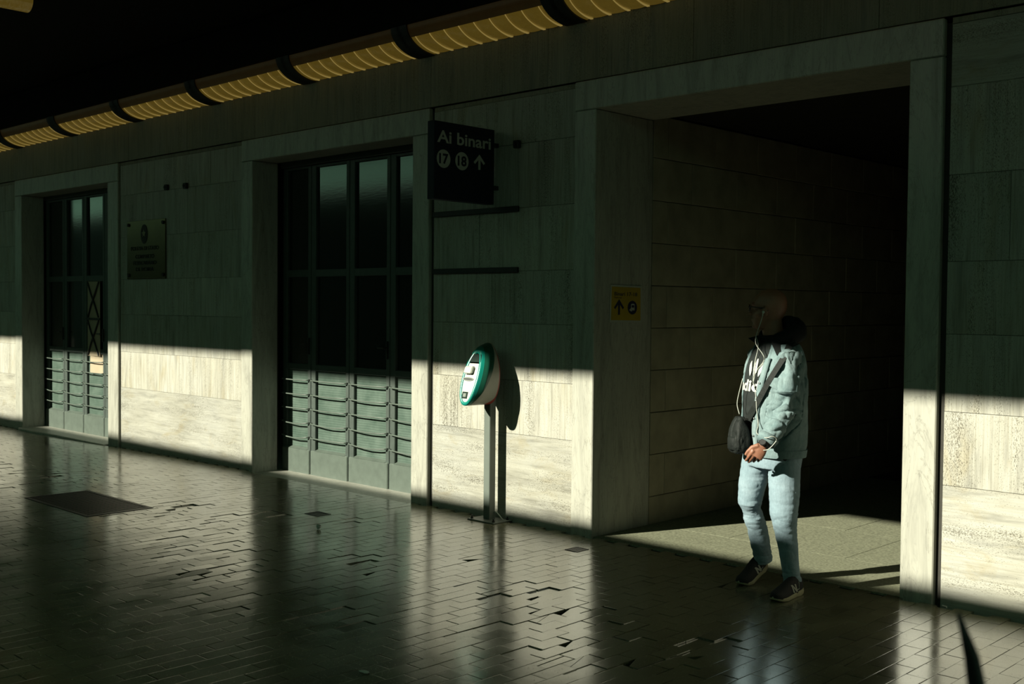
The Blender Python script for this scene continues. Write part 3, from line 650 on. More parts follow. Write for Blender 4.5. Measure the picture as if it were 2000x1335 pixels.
# papers and lattice on the far left door
AY = 6.32
tag(place('posted_notice', MB().prism([(-0.17, -0.12), (0.17, -0.116), (0.172, 0.125), (-0.166, 0.12)], 0, 0.002, lambda x, z, d: (x, -d+0.012*math.sin(x*9), z)).mesh('posted_notice', 'paper'), None, (-13.235, AY+0.010, 0.862)), 'cream paper notice taped low on the left door glass', 'notice')
nb = tag(empty('barred_notice', (-13.30, AY-0.004, 1.42)), 'tall cream notice behind a crossed dark bar lattice on left door', 'notice')
MB().box((-0.165, -0.003, -0.46), (0.165, 0.001, 0.46)).build('sheet', 'paper', nb)
for z0 in (-0.45, 0.02):
    for s in (-1, 1):
        MB().tube([(-0.14*s, -0.010, z0), (-0.05*s, -0.014, z0+0.15), (0.05*s, -0.014, z0+0.28), (0.15*s, -0.010, z0+0.43)], 0.011, 8).build('lattice_bar', 'black', nb)
MB().box((-0.19, -0.02, -0.015), (0.19, -0.004, 0.012), 0.003).build('cross_bar', 'steel', nb)

# ------------------------------------------------------------------ row of amber cove lamps under the ceiling
LP = 1.593
def lamp_prof(t, r=1.0): return (6.022-0.285*r*math.cos(t), 3.812-0.182*r*math.sin(t))
def strip(k0, k1, r, ends):
    mb = MB(); n = k1-k0+1; P = [(*lamp_prof(math.pi/2*k/24, r),) for k in range(k0, k1+1)]
    mb.add([(x, *q) for x in (-0.735, 0.735) for q in P], [(k, k+1, n+k+1, n+k) for k in range(n-1)])
    if ends:
        for x in (-0.735, 0.735): mb.add([(x, 6.02, 3.812)]+[(x, *q) for q in P], [tuple(range(n+1))])
    mb.v = [(x, y-6.02, z-3.7) for x, y, z in mb.v]; return mb
def pillow():
    mb = MB(); nx = 54; n = 18; v = []
    for i in range(nx+1):
        x = -0.735+1.47*i/nx; b = 0.035*abs(math.sin(math.pi*9*(i/nx+0.5/9)))
        v += [(x, *lamp_prof(math.pi/2*(7+17*k/(n-1))/24, 0.965+b)) for k in range(n)]
    f = [(i*n+k, i*n+k+1, (i+1)*n+k+1, (i+1)*n+k) for i in range(nx) for k in range(n-1)]
    for i in (0, nx): f.append(tuple(range(i*n, i*n+n)))
    return mb.add([(x, y-6.02, z-3.7) for x, y, z in v], f)
cover_me = pillow().mesh('cover', 'amber'); cover_me.shade_smooth()
dim_top_me = strip(0, 8, 1.012, False).mesh('dark_lamp_top', 'lampdim')  # separate strip standing in for the darkened top of each cover
def arc_rib(w, r0, r1, k0=0):
    mb = MB(); v = []; PT = [math.pi/2*(k0+(12-k0)*k/12)/12 for k in range(13)]
    for x in (-w, w):
        for r in (r0, r1): v += [(x*(1 if not k0 else 0.25+1.75*(i/12)**3), *lamp_prof(a, r)) for i, a in enumerate(PT)]
    f = []
    for k in range(12): f += [(k, k+1, k+14, k+13), (26+k, 26+k+1, 26+k+14, 26+k+13), (13+k, 14+k, 40+k, 39+k), (k, k+1, 27+k, 26+k)]
    mb.add([(x, y-6.02, z-3.7) for x, y, z in v], f); return mb
rib_me = arc_rib(0.0055, 0.98, 1.014, 4).mesh('rib', 'amberlit'); col_me = arc_rib(0.058, 0.6, 1.06).mesh('end_collar', 'black')
where = ['above the far left wall', 'at the left picture edge above the left door', 'above the left door', 'above the brass plaque', 'between plaque and middle door', 'above the middle door left half', 'above the middle door right half', 'above the blade sign', 'above the passage opening', 'beyond the passage on the right', 'at far right out of frame']
for i in range(9):
    xc = -14.77-LP/2+(i-0)*LP
    t = tag(empty('cove_lamp', (xc, 6.02, 3.7)), 'amber cove lamp %s' % where[i], 'lamp', 'amber cove lamps along the wall top')
    place('cover', cover_me, t); place('dark_lamp_top', dim_top_me, t)
    for q in range(9): place('rib', rib_me, t, (-0.735+1.47*(q+0.5)/9, 0, 0))
    for q in (-0.76, 0.76): place('end_collar', col_me, t, (q, 0, 0))
t = tag(empty('ceiling_lamp', (-9.62, 3.30, CE_Z)), 'amber ceiling lamp glimpsed in the top left corner', 'lamp')
MB().box((-0.11, -0.75, -0.03), (0.11, 0.75, 0.0), 0.004).build('dark_lamp_top', 'ceil', t)
MB().loft([[(0.10*math.cos(a), y, -0.03-0.09*math.sin(a)) for a in np.linspace(0, math.pi, 10)] for y in (-0.7, 0.7)]).build('diffuser', 'amber', t)

# dark slender post close to the camera (out of focus)
fp = tag(empty('pointed_post', (-0.50, 1.33, 0)), 'blurred dark pointed post close to the camera in bottom right corner', 'post')
P0 = np.array((-0.50, 1.33, 0))
MB().tube([np.array(p)-P0 for p in ((-0.470, 1.335, 0.0), (-0.480, 1.335, 0.55), (-0.490, 1.332, 1.0), (-0.503, 1.325, 1.14), (-0.514, 1.320, 1.21), (-0.528, 1.312, 1.262))], [0.026, 0.022, 0.0165, 0.0125, 0.009, 0.0025], 12).build('shaft', 'black', fp, True)
MB().cyl((0.03, 0.005, 0), 0.12, 0.015, 24).build('foot', 'black', fp)

# ------------------------------------------------------------------ the man (built in a frame whose x is his back-front axis seen from the side, z up)
MX, MY, MYAW = -3.36, 5.65, math.radians(30.63)
man = tag(empty('person', (MX, MY, 0), MYAW), 'bald person in a washed denim jacket and pale jeans wearing white earphones, looking left', 'person')
def evalmesh(ob, name):
    dg = bpy.context.evaluated_depsgraph_get(); dg.update()
    me = bpy.data.meshes.new_from_object(ob.evaluated_get(dg)); me.name = name; return me
def fuse(name, mb, mat, voxel, smooth=4, disp=None, parent=man, post=0):
    me = mb.mesh(name, mat); ob = bpy.data.objects.new(name, me); COL.objects.link(ob)
    r = ob.modifiers.new('r', 'REMESH'); r.mode = 'VOXEL'; r.voxel_size = voxel; r.use_smooth_shade = True
    if smooth: s = ob.modifiers.new('s', 'SMOOTH'); s.iterations = smooth; s.factor = 0.5
    m2 = evalmesh(ob, name); bpy.data.objects.remove(ob); bpy.data.meshes.remove(me)
    if disp:
        n = len(m2.vertices); co = np.empty(n*3); m2.vertices.foreach_get('co', co); co = co.reshape(-1, 3)
        no = np.empty(n*3); m2.vertices.foreach_get('normal', no); no = no.reshape(-1, 3)
        d = np.array([disp(Vector(c), Vector(k)) for c, k in zip(co, no)]); co += no*d[:, None]
        m2.vertices.foreach_set('co', co.ravel()); m2.update()
    m2.materials.clear(); m2.materials.append(M[mat]); m2.shade_smooth()
    return link(bpy.data.objects.new(name, m2), parent)
FA = math.radians(35)                       # torso turned this far from profile towards the platform edge
F = np.array((-math.cos(FA), -math.sin(FA))); L = np.array((math.sin(FA), -math.cos(FA)))
def interp(tab, z):
    zs = [r[0] for r in tab]; return [float(np.interp(z, zs, [r[k] for r in tab])) for k in range(1, len(tab[0]))]
# z, centre x, centre y, half width, half depth
TORSO = [(0.70, .0, -.01, .170, .125), (0.80, .005, -.01, .180, .135), (0.95, .0, -.01, .185, .145), (1.08, -.005, -.01, .190, .145), (1.20, .0, -.01, .200, .135), (1.30, .006, -.01, .205, .120), (1.36, .010, -.008, .185, .100), (1.41, .012, -.006, .130, .085), (1.45, .005, -.004, .075, .070)]
def tpoint(z, th, grow=0.0, gd=0.0, tab=TORSO, e=0.88):
    cx, cy, a, b = interp(tab, z); a += grow; b += grow+gd
    c, s = math.cos(th), math.sin(th); c = math.copysign(abs(c)**e, c); s = math.copysign(abs(s)**e, s)
    return np.array((cx+F[0]*b*c+L[0]*a*s, cy+F[1]*b*c+L[1]*a*s, z))
def tring(z, n=36, **k): return [tpoint(z, 2*math.pi*i/n, **k) for i in range(n)]
SHL = np.array((0.080, -0.158, 1.345)); ELL = np.array((0.068, -0.215, 1.050)); WRL = np.array((-0.044, -0.305, 0.880))
SHR = np.array((-0.085, 0.140, 1.345)); ELR = np.array((-0.050, 0.215, 1.06)); WRR = np.array((-0.090, 0.130, 0.88))
HIPL, KNL, ANL = np.array((0.062, -0.075, 0.86)), np.array((0.066, -0.125, 0.46)), np.array((0.128, -0.090, 0.075))
HIPR, KNR, ANR = np.array((-0.055, 0.065, 0.86)), np.array((-0.122, 0.030, 0.49)), np.array((-0.040, 0.185, 0.135))
# --- body: one continuous surface
b = MB()
b.loft([tring(z, 28, grow=-0.012) for z in (0.72, 0.8, 0.9, 1.0, 1.1, 1.2, 1.3, 1.36, 1.41, 1.44)])
b.tube([(0.012, -0.004, 1.38), (0.002, 0, 1.44), (-0.014, 0, 1.50), (-0.022, 0, 1.55)], [0.075, 0.064, 0.060, 0.060], 18)
HEAD = [(1.500, -0.100, -0.050, 0.030), (1.508, -0.115, -0.020, 0.042), (1.525, -0.124, 0.005, 0.052), (1.545, -0.126, 0.028, 0.060), (1.565, -0.127, 0.042, 0.066), (1.590, -0.126, 0.054, 0.072), (1.610, -0.123, 0.062, 0.075), (1.630, -0.128, 0.066, 0.077), (1.648, -0.130, 0.067, 0.077), (1.670, -0.124, 0.064, 0.074), (1.692, -0.111, 0.056, 0.067), (1.710, -0.093, 0.042, 0.056), (1.724, -0.070, 0.022, 0.040), (1.733, -0.045, 0.000, 0.020)]
hr = []
for z, xf, xb, w in HEAD:
    c, h = (xf+xb)/2, (xb-xf)/2
    hr.append([(c+h*math.copysign(abs(math.cos(a))**0.85, math.cos(a)), w*math.copysign(abs(math.sin(a))**0.9, math.sin(a)), z) for a in np.linspace(0, 2*math.pi, 32, endpoint=False)])
b.loft(hr)
b.tube([(-0.122, 0, 1.632), (-0.134, 0, 1.610), (-0.141, 0, 1.594), (-0.132, 0, 1.580)], [(0.008, 0.008), (0.010, 0.010), (0.014, 0.012), (0.012, 0.006)], 10)
b.ball((-0.128, 0.0, 1.648), (0.012, 0.058, 0.009)); b.ball((-0.126, 0, 1.559), (0.010, 0.024, 0.006)); b.ball((-0.124, 0, 1.549), (0.010, 0.021, 0.006)); b.ball((-0.116, 0, 1.520), (0.015, 0.024, 0.016))
for s in (-1, 1): b.ball((-0.056, 0.079*s, 1.603), (0.020, 0.009, 0.031)); b.ball((-0.090, 0.046*s, 1.590), (0.028, 0.022, 0.026))
def chain(p, r, n=14): return (p, r, n)
for sh, el, wr in ((SHL, ELL, WRL), (SHR, ELR, WRR)):
    inn = sh*0.5+np.array((0.01, 0, 1.33))*0.5
    b.tube([inn, sh, (sh+el)/2, el, el*0.5+wr*0.5, wr], [0.046, 0.042, 0.031, 0.026, 0.026, 0.027], 14)
for hp, kn, an in ((HIPL, KNL, ANL), (HIPR, KNR, ANR)):
    b.tube([hp, hp*0.5+kn*0.5, kn, kn*0.6+an*0.4+np.array((0.0, 0.012, 0)), an], [0.088, 0.074, 0.055, 0.050, 0.036], 14)
FD = np.array((-0.5195, -0.8545, 0)); FS = np.array((0.8545, -0.5195, 0))       # foot direction, his left side
TOEL = np.array((0.010, -0.312, 0.0)); TOER = np.array((-0.186, 0.005, 0.0))
PITCHR = math.radians(17)
def foot_fn(toe, pitch):
    # shoe space: x from heel (0) to toe (0.300), y to his left, z up; pivots at the ball of the foot
    def fn(x, y, z):
        px = 0.225
        if x < px: x2, z2 = px+(x-px)*math.cos(pitch)+z*math.sin(pitch)*0.6, z*math.cos(pitch)+(px-x)*math.sin(pitch)
        else: x2, z2 = x+z*math.sin(pitch)*0.6*max(0, 1-(x-px)/0.06), z
        p = toe+FD*(x2-0.300)+FS*y; return (p[0], p[1], z2+0.001)
    return fn
FL, FR = foot_fn(TOEL, 0.0), foot_fn(TOER, PITCHR)
for fn, an in ((FL, ANL), (FR, ANR)):
    b.tube([an, fn(0.06, 0, 0.075), fn(0.13, 0, 0.050), fn(0.20, 0, 0.038), fn(0.26, 0, 0.032)], [0.032, 0.030, 0.026, 0.022, 0.014], 12)
def hand(mb, wr, d, side, palm_n, curl):
    """wr wrist, d hand direction, side towards thumb, palm_n palm normal (fingers curl to it)"""
    d, side, pn = [np.array(q, float)/np.linalg.norm(q) for q in (d, side, palm_n)]
    mb.tube([wr-d*0.02, wr+d*0.012, wr+d*0.045, wr+d*0.085], [(0.024, 0.021), (0.030, 0.018), (0.040, 0.017), (0.041, 0.014)], 14, up=tuple(pn))
    for k, (off, ln, r) in enumerate(((0.030, 0.078, 0.0088), (0.010, 0.086, 0.0092), (-0.011, 0.080, 0.0088), (-0.031, 0.062, 0.0078))):
        p = wr+d*(0.078-0.004*abs(k-1))+side*off; ang = 0.25; pts = [p-d*0.012]; rad = [r*1.1]; dirv = d
        cv = curl[k]
        for seg, q in ((0.46, 0.9), (0.30, 1.0), (0.24, 0.8)):
            pts.append(p); rad.append(r*(1.0 if seg > 0.4 else 0.94))
            ang += cv*q; dirv = d*math.cos(ang)+pn*math.sin(ang); p = p+dirv*ln*seg
        pts.append(p); rad.append(r*0.72); mb.tube(pts, rad, 10)
    p0 = wr+d*0.022+side*0.022; p1 = p0+d*0.030+side*0.024+pn*0.012; p2 = p1+d*0.032+side*0.006+pn*0.010; p3 = p2+d*0.024+pn*0.006
    mb.tube([p0, p1, p2, p3], [0.014, 0.0125, 0.0105, 0.0078], 10)
HDL = np.array((-0.55, -0.08, -0.83)); HDL /= np.linalg.norm(HDL)
hand(b, WRL+np.array((-0.004, 0, -0.006)), HDL, (-0.75, -0.35, 0.56), (-0.10, 0.98, -0.15), (0.30, 0.42, 0.55, 0.62))
hand(b, WRR, np.array((-0.2, -0.1, -0.97)), (-0.8, -0.5, 0.1), (0.5, -0.8, 0), (0.3, 0.3, 0.3, 0.3))
body = fuse('body', b, 'skin', 0.0042, 3)
# --- t-shirt and its print
ts = MB().loft([tring(z, 40, grow=0.004) for z in (0.74, 0.8, 0.86, 0.92, 0.98, 1.04, 1.10, 1.16, 1.22, 1.28, 1.33, 1.37, 1.41, 1.435)])
def fold(c, sx, sy, sz, amp, off=0.0):
    return amp*noise.noise(Vector((c.x*sx+off, c.y*sy+off*1.7, c.z*sz-off)))
tee = fuse('t_shirt', ts, 'tee', 0.008, 2, lambda c, n: fold(c, 9, 9, 16, 0.006, 3.0))
text_obj('shirt_letter', 'adidas', 0.088, 'print', lambda x, y, z: tpoint(1.150+y, (x-0.125)/0.165*0.95+0.02, grow=0.0105+z*0.5), tee, width=0.25, depth=0.001, bold=0.003)
for k, (a0, lean) in enumerate(((-0.15, -0.08), (0.0, 0.0), (0.15, 0.08))):
    poly = [(a0+lean*t+0.062*w*math.sin(math.pi*min(1, t*1.0))**0.8, 1.232+0.105*t*(1.0 if k == 1 else 0.85)) for w, ts_ in ((-1, np.linspace(0.03, 0.98, 7)), (1, np.linspace(0.98, 0.03, 7))) for t in ts_]
    mb = MB(); n = len(poly)
    mb.add([tpoint(z, th, grow=0.0125) for th, z in poly]+[tpoint(z, th, grow=0.010) for th, z in poly], [tuple(range(n)), tuple(range(2*n-1, n-1, -1))]+[(i, (i+1) % n, n+(i+1) % n, n+i) for i in range(n)])
    mb.build('shirt_leaf', 'print', tee)
# --- jeans
j = MB()
HIPS = [(0.60, .0, -.01, .155, .115), (0.72, .0, -.01, .178, .132), (0.80, .003, -.01, .182, .138), (0.93, .0, -.01, .180, .140)]
j.loft([tring(z, 28, tab=HIPS, grow=0.004) for z in (0.715, 0.76, 0.82, 0.88, 0.93)])
j.tube([(0.060, -0.075, 0.84), (0.064, -0.098, 0.70), (0.066, -0.118, 0.58), (0.064, -0.128, 0.47), (0.074, -0.120, 0.38), (0.090, -0.112, 0.29), (0.100, -0.104, 0.20), (0.110, -0.097, 0.12), (0.120, -0.092, 0.062)], [0.098, 0.094, 0.086, 0.083, 0.068, 0.058, 0.053, 0.051, 0.056], 20)
j.tube([(-0.060, 0.060, 0.84), (-0.092, 0.045, 0.70), (-0.116, 0.035, 0.58), (-0.124, 0.034, 0.49), (-0.106, 0.062, 0.41), (-0.084, 0.095, 0.33), (-0.068, 0.130, 0.245), (-0.055, 0.155, 0.18), (-0.044, 0.175, 0.125)], [0.098, 0.091, 0.080, 0.073, 0.063, 0.060, 0.060, 0.058, 0.058], 20)
def ridge(c, sx, sy, sz, p=5.0, off=0.0):
    return (1-abs(noise.noise(Vector((c.x*sx+off, c.y*sy-off, c.z*sz+off*2)))))**p
def jeans_disp(c, n):
    d = fold(c, 6, 6, 5, 0.004, 5.0)-0.0030*ridge(c, 9, 9, 13, 9, 2.0)
    for kz, kx, ky, s in ((0.44, 0.10, -0.09, 0.13), (0.46, -0.07, 0.06, 0.13), (0.10, 0.115, -0.095, 0.06), (0.16, -0.05, 0.165, 0.06), (0.68, 0.0, -0.03, 0.07)):
        w = math.exp(-((c.z-kz)/s)**2-((c.x-kx)**2+(c.y-ky)**2)/0.012)
        d -= w*0.0075*ridge(c, 8, 8, 36, 6, 8.0)
    return d
jeans = fuse('jeans', j, 'jeans', 0.0065, 4, jeans_disp)
# --- jacket: open shell plus sleeves
JK = [(0.78, .004, -.01, .200, .150), (0.86, .008, -.01, .208, .160), (0.95, .004, -.01, .214, .164), (1.08, .0, -.01, .216, .162), (1.20, .002, -.01, .220, .152), (1.29, .006, -.01, .222, .135), (1.345, .010, -.008, .210, .122), (1.385, .014, -.006, .182, .114), (1.425, .016, -.004, .135, .104)]
def gap(z):   # opening angles right and left of the chest centre line
    gl = float(np.interp(z, [0.78, 0.95, 1.15, 1.32, 1.43], [0.02, 0.08, 0.20, 0.27, 0.42])); gr = float(np.interp(z, [0.78, 0.95, 1.15, 1.32, 1.43], [0.70, 0.74, 0.72, 0.66, 0.80])); return gl, gr
jm = MB(); zsj = [0.785, 0.82, 0.86, 0.90, 0.95, 1.0, 1.06, 1.12, 1.18, 1.24, 1.29, 1.33, 1.365, 1.395, 1.42]; NJ = 44
out, inn = [], []
for z in zsj:
    gl, gr = gap(z); ths = [gl+(2*math.pi-gl-gr)*i/(NJ-1) for i in range(NJ)]
    out.append([tpoint(z, t, tab=JK) for t in ths]); inn.append([tpoint(z, t, tab=JK, grow=-0.017) for t in ths])
nz = len(zsj); v = [p for r in out for p in r]+[p for r in inn for p in r]; o2 = nz*NJ; f = []
for i in range(nz-1):
    for k in range(NJ-1):
        a = i*NJ+k; f += [(a, a+1, a+NJ+1, a+NJ), (o2+a, o2+a+NJ, o2+a+NJ+1, o2+a+1)]
    for k in (0, NJ-1):
        a = i*NJ+k; f.append((a, a+NJ, o2+a+NJ, o2+a) if k == 0 else (a, o2+a, o2+a+NJ, a+NJ))
for k in range(NJ-1):
    f.append((k, o2+k, o2+k+1, k+1)); a = (nz-1)*NJ+k; f.append((a, a+1, o2+a+1, o2+a))
jm.add(v, f)
jm.tube([SHL*0.62+np.array((0.012, -0.006, 1.335))*0.38, SHL+np.array((0.002, -0.004, 0.0)), SHL*0.66+ELL*0.34, SHL*0.33+ELL*0.67, ELL, ELL*0.72+WRL*0.28, ELL*0.4+WRL*0.6, WRL*0.80+ELL*0.20],
        [0.066, 0.074, 0.073, 0.070, 0.072, 0.067, 0.060, 0.052], 20)
jm.tube([SHR*0.62+np.array((0.012, -0.006, 1.335))*0.38, SHR, SHR*0.5+ELR*0.5, ELR, ELR*0.5+WRR*0.5, WRR*0.85+ELR*0.15], [0.070, 0.076, 0.070, 0.068, 0.062, 0.052], 18)
AX = ELL-SHL
def seg_t(c, a, b):
    ab = b-a; t = max(0, min(1, float((np.array(c)-a)@ab/(ab@ab)))); return t, float(np.linalg.norm(np.array(c)-(a+ab*t)))
def jacket_disp(c, n):
    d = fold(c, 7, 7, 6, 0.006, 1.0)-0.006*ridge(c, 9, 9, 6, 6, 1.5)+0.0015*noise.noise(c*45)
    t, r = seg_t(c, SHL, ELL); t2, r2 = seg_t(c, ELL, WRL)
    if r < 0.11 and c.y < -0.12:
        d -= 0.020*math.exp(-((t-1.0)/0.25)**2)*ridge(c, 8, 8, 22, 5, 3.0)
        d -= 0.014*math.exp(-((t-0.25)/0.30)**2)*ridge(c, 20, 20, 6, 5, 4.0)
    if r2 < 0.10 and c.y < -0.14:
        d -= 0.017*math.exp(-((t2-0.45)/0.5)**2)*ridge(c, 12, 12, 20, 5, 6.0)
    d = max(d, -0.017)
    for zz, a in ((1.235, 0.0035), (0.833, 0.003)):
        if r > 0.09: d -= a*math.exp(-((c.z-zz)/0.005)**2)
    return d
jacket = fuse('jacket', jm, 'jacket', 0.0062, 2, jacket_disp)
# jacket sub-parts: hem band, cuff, pocket flap, placket, buttons
def band(name, z0, z1, th0, th1, grow, mat, parent, n=30, th=0.010, tab=JK, zf=None):
    mb = MB(); o_, i_ = [], []
    for i in range(n+1):
        t = th0+(th1-th0)*i/n; za, zb_ = (z0, z1) if zf is None else zf(i/n)
        o_ += [tpoint(za, t, tab=tab, grow=grow), tpoint(zb_, t, tab=tab, grow=grow)]; i_ += [tpoint(za, t, tab=tab, grow=grow-th), tpoint(zb_, t, tab=tab, grow=grow-th)]
    m = len(o_); f = []
    for i in range(n):
        a = 2*i; f += [(a, a+2, a+3, a+1), (m+a, m+a+1, m+a+3, m+a+2), (a, m+a, m+a+2, a+2), (a+1, a+3, m+a+3, m+a+1)]
    f += [(0, 1, m+1, m), (m-2, m+m-2, m+m-1, m-1)]
    return mb.add(o_+i_, f).build(name, mat, parent)
band('hem_band', 0.782, 0.826, 0.02, 2*math.pi-0.70, 0.004, 'jacket', jacket, 60)
band('placket', 0.80, 1.36, 0.0, 0.01, 0.0, 'jacket', jacket, 2) if False else None
pl = MB()
for zs0 in [zsj]:
    o_, i_ = [], []
    for z in np.linspace(0.83, 1.34, 20):
        gl, gr = gap(z)
        o_ += [tpoint(z, gl+0.005, tab=JK, grow=0.0055), tpoint(z, gl+0.20, tab=JK, grow=0.0075)]; i_ += [tpoint(z, gl+0.005, tab=JK, grow=-0.004), tpoint(z, gl+0.20, tab=JK, grow=-0.004)]
    m = len(o_); f = []
    for i in range(19):
        a = 2*i; f += [(a, a+2, a+3, a+1), (m+a, m+a+1, m+a+3, m+a+2), (a, m+a, m+a+2, a+2), (a+1, a+3, m+a+3, m+a+1)]
    pl.add(o_+i_, f)
pl.build('placket', 'jacket', jacket, True)
bt = [tpoint(z, gap(z)[0]+0.08, tab=JK, grow=0.009) for z in (0.90, 1.0, 1.10, 1.20)]
for p in bt: MB().ball(p, 0.0065, 8, 6).build('button', 'chrome', jacket, True)
band('pocket_flap', 1.185, 1.235, 0.62, 1.12, 0.011, 'jacket', jacket, 10, zf=lambda s: (1.192-0.022*(1-abs(2*s-1)), 1.236))
cu = [WRL*0.86+ELL*0.14, WRL*0.93+ELL*0.07, WRL]
MB().tube([WRL*0.80+ELL*0.20, WRL*0.985+ELL*0.015], [0.0600, 0.0545], 18).build('cuff', 'jacket', jacket, True)
# --- black collar and hood around the neck
h = MB(); pts, rad = [], []
for i in range(17):
    th = math.radians(42+276*i/16); w = math.sin(math.pi*i/16)       # from front left round the back to front right
    z = 1.430+0.065*w**0.8; cx, cy = 0.012+0.030*w, -0.004
    p = np.array((cx+F[0]*(0.080+0.014*w)*math.cos(th)+L[0]*0.098*math.sin(th), cy+F[1]*(0.080+0.014*w)*math.cos(th)+L[1]*0.098*math.sin(th), z))
    pts.append(p); rad.append((0.024+0.024*w, 0.036+0.030*w))
h.tube(pts, rad, 14)
h.ball((0.098, 0.040, 1.505), (0.066, 0.080, 0.070)); h.ball((0.075, 0.03, 1.545), (0.040, 0.060, 0.040))
h.loft([tring(z, 30, tab=[(1.36, .012, -.006, .118, .095), (1.44, .005, -.004, .084, .080), (1.475, -.003, 0, .078, .075)]) for z in (1.37, 1.41, 1.445, 1.47)])
hood = fuse('hood', h, 'blackcloth', 0.008, 4, lambda c, n: fold(c, 14, 14, 20, 0.008, 4.0))
# pointed collar wings
def wing(th0, th1, z0, drop, tipx):
    a, b2, c2 = tpoint(1.425, th0, tab=JK, grow=0.010), tpoint(1.425, th1, tab=JK, grow=0.006), None
    tip = tpoint(1.36, tipx, tab=JK, grow=0.016); e = 0.010
    top = [a+np.array((0, 0, z0)), b2+np.array((0, 0, z0))]
    mb = MB(); q = [top[0], a, tip, b2, top[1]]; nrm = np.array((F[0], F[1], 0.3)); nrm /= np.linalg.norm(nrm)
    mb.add([p for p in q]+[p-nrm*e for p in q], [(0, 1, 2, 3, 4), (9, 8, 7, 6, 5)]+[(i, (i+1) % 5, 5+(i+1) % 5, 5+i) for i in range(5)]); return mb
wing(0.55, 1.5, 0.03, 0, 0.72).build('collar', 'blackcloth', jacket)
wr_ = MB(); q = [np.array(p) for p in ((-0.060, 0.02, 1.475), (-0.150, -0.015, 1.449), (-0.105, -0.02, 1.418), (-0.062, -0.06, 1.430))]
wr_.add(q+[p+np.array((0.004, 0.012, -0.004)) for p in q], [(0, 1, 2, 3), (7, 6, 5, 4)]+[(i, (i+1) % 4, 4+(i+1) % 4, 4+i) for i in range(4)]).build('collar', 'blackcloth', jacket)
# --- shoes
def shoe(fn, side):
    s = empty('shoe'); s.parent = man
    OUT = [(0.000, 0.000, 0.0), (0.010, 0.026, 0), (0.045, 0.036, 0), (0.095, 0.035, 0), (0.150, 0.040, 0), (0.205, 0.048, 0), (0.250, 0.044, 0), (0.283, 0.028, 0), (0.300, 0.0, 0)]
    half = [(x, y) for x, y, _ in OUT]; poly = half+[(x, -y*0.94) for x, y in half[-2:0:-1]]
    def hs(x): return float(np.interp(x, [0, 0.05, 0.15, 0.22, 0.30], [0.036, 0.034, 0.026, 0.020, 0.017]))
    def lift(x): return float(np.interp(x, [0, 0.02, 0.23, 0.27, 0.30], [0.006, 0.0, 0.0, 0.004, 0.016]))
    n = len(poly); sm = MB()
    sm.loft([[fn(x*k+(1-k)*0.15, y*k, lift(x)+hz*hs(x)) for x, y in poly] for k, hz in ((0.96, 0.0), (1.0, 0.18), (1.01, 0.6), (0.985, 1.0))]).build('sole', 'sole', s, True)
    XS = [0.004, 0.02, 0.05, 0.085, 0.12, 0.155, 0.19, 0.225, 0.26, 0.285, 0.296]; H = [0.062, 0.086, 0.096, 0.096, 0.092, 0.080, 0.066, 0.056, 0.046, 0.034, 0.022]
    Wd = [0.016, 0.028, 0.034, 0.035, 0.036, 0.039, 0.043, 0.045, 0.041, 0.028, 0.012]
    rings = []
    for x, hh, w in zip(XS, H, Wd):
        z0 = lift(x)+hs(x)*0.8
        rings.append([fn(x, w*math.copysign(abs(math.cos(a))**0.75, math.cos(a)), z0+(hh*(1.0+0.12)-z0*0.3)*max(0, math.sin(a))**0.8*0.9 if math.sin(a) > 0 else z0+0.004*math.sin(a)) for a in np.linspace(0, 2*math.pi, 24, endpoint=False)])
    up = MB().loft(rings).build('upper', 'suede', s, True)
    # side letter on both flanks, lace bars, heel line
    for sd_ in (1, -1):
        NP = [(0, 0), (0.013, 0), (0.013, 0.026), (0.034, 0.0), (0.047, 0.0), (0.047, 0.044), (0.034, 0.044), (0.034, 0.018), (0.013, 0.044), (0.0, 0.044)]
        def onside(u, vv, d):
            x = 0.098+u+vv*0.35; w = float(np.interp(x, XS, Wd)); hh = float(np.interp(x, XS, H)); z = 0.034+vv
            s_ = min(0.98, max(0.05, (z-0.02)/(hh*1.0))); y = w*math.sqrt(max(0.03, 1-s_**2.6)); return fn(x, sd_*(y+0.0018+d), z)
        tri = [(0, 1, 2, 8, 9), (2, 3, 7, 8), (3, 4, 5, 6, 7)]
        mb = MB()
        for dd in (0.0, 0.003): mb.add([onside(u if sd_ < 0 else 0.047-u, vv, dd) for u, vv in NP], tri)
        mb.build('side_letter', 'logo', s)
        mb = MB().tube([onside(u, vv, 0.001) for u, vv in ((-0.040, 0.050), (-0.030, 0.030), (-0.022, 0.012), (0.0, 0.010))], 0.0022, 6).build('trim_line', 'logo', s)
    for q in range(4):
        x = 0.125+0.02*q; z = float(np.interp(x, XS, H))*1.0+0.004
        MB().tube([fn(x, -0.020, z-0.010), fn(x+0.004, 0, z+0.002), fn(x+0.008, 0.020, z-0.010)], 0.0028, 6).build('lace', 'logo', s)
    return s
shoe(FL, 1); shoe(FR, -1)
MB().tube([FR(0.035, 0, 0.085), FR(0.045, 0, 0.115), ANR+np.array((0.0, 0.0, 0.02))], [0.037, 0.039, 0.041], 14).build('sock', 'sock', man, True)
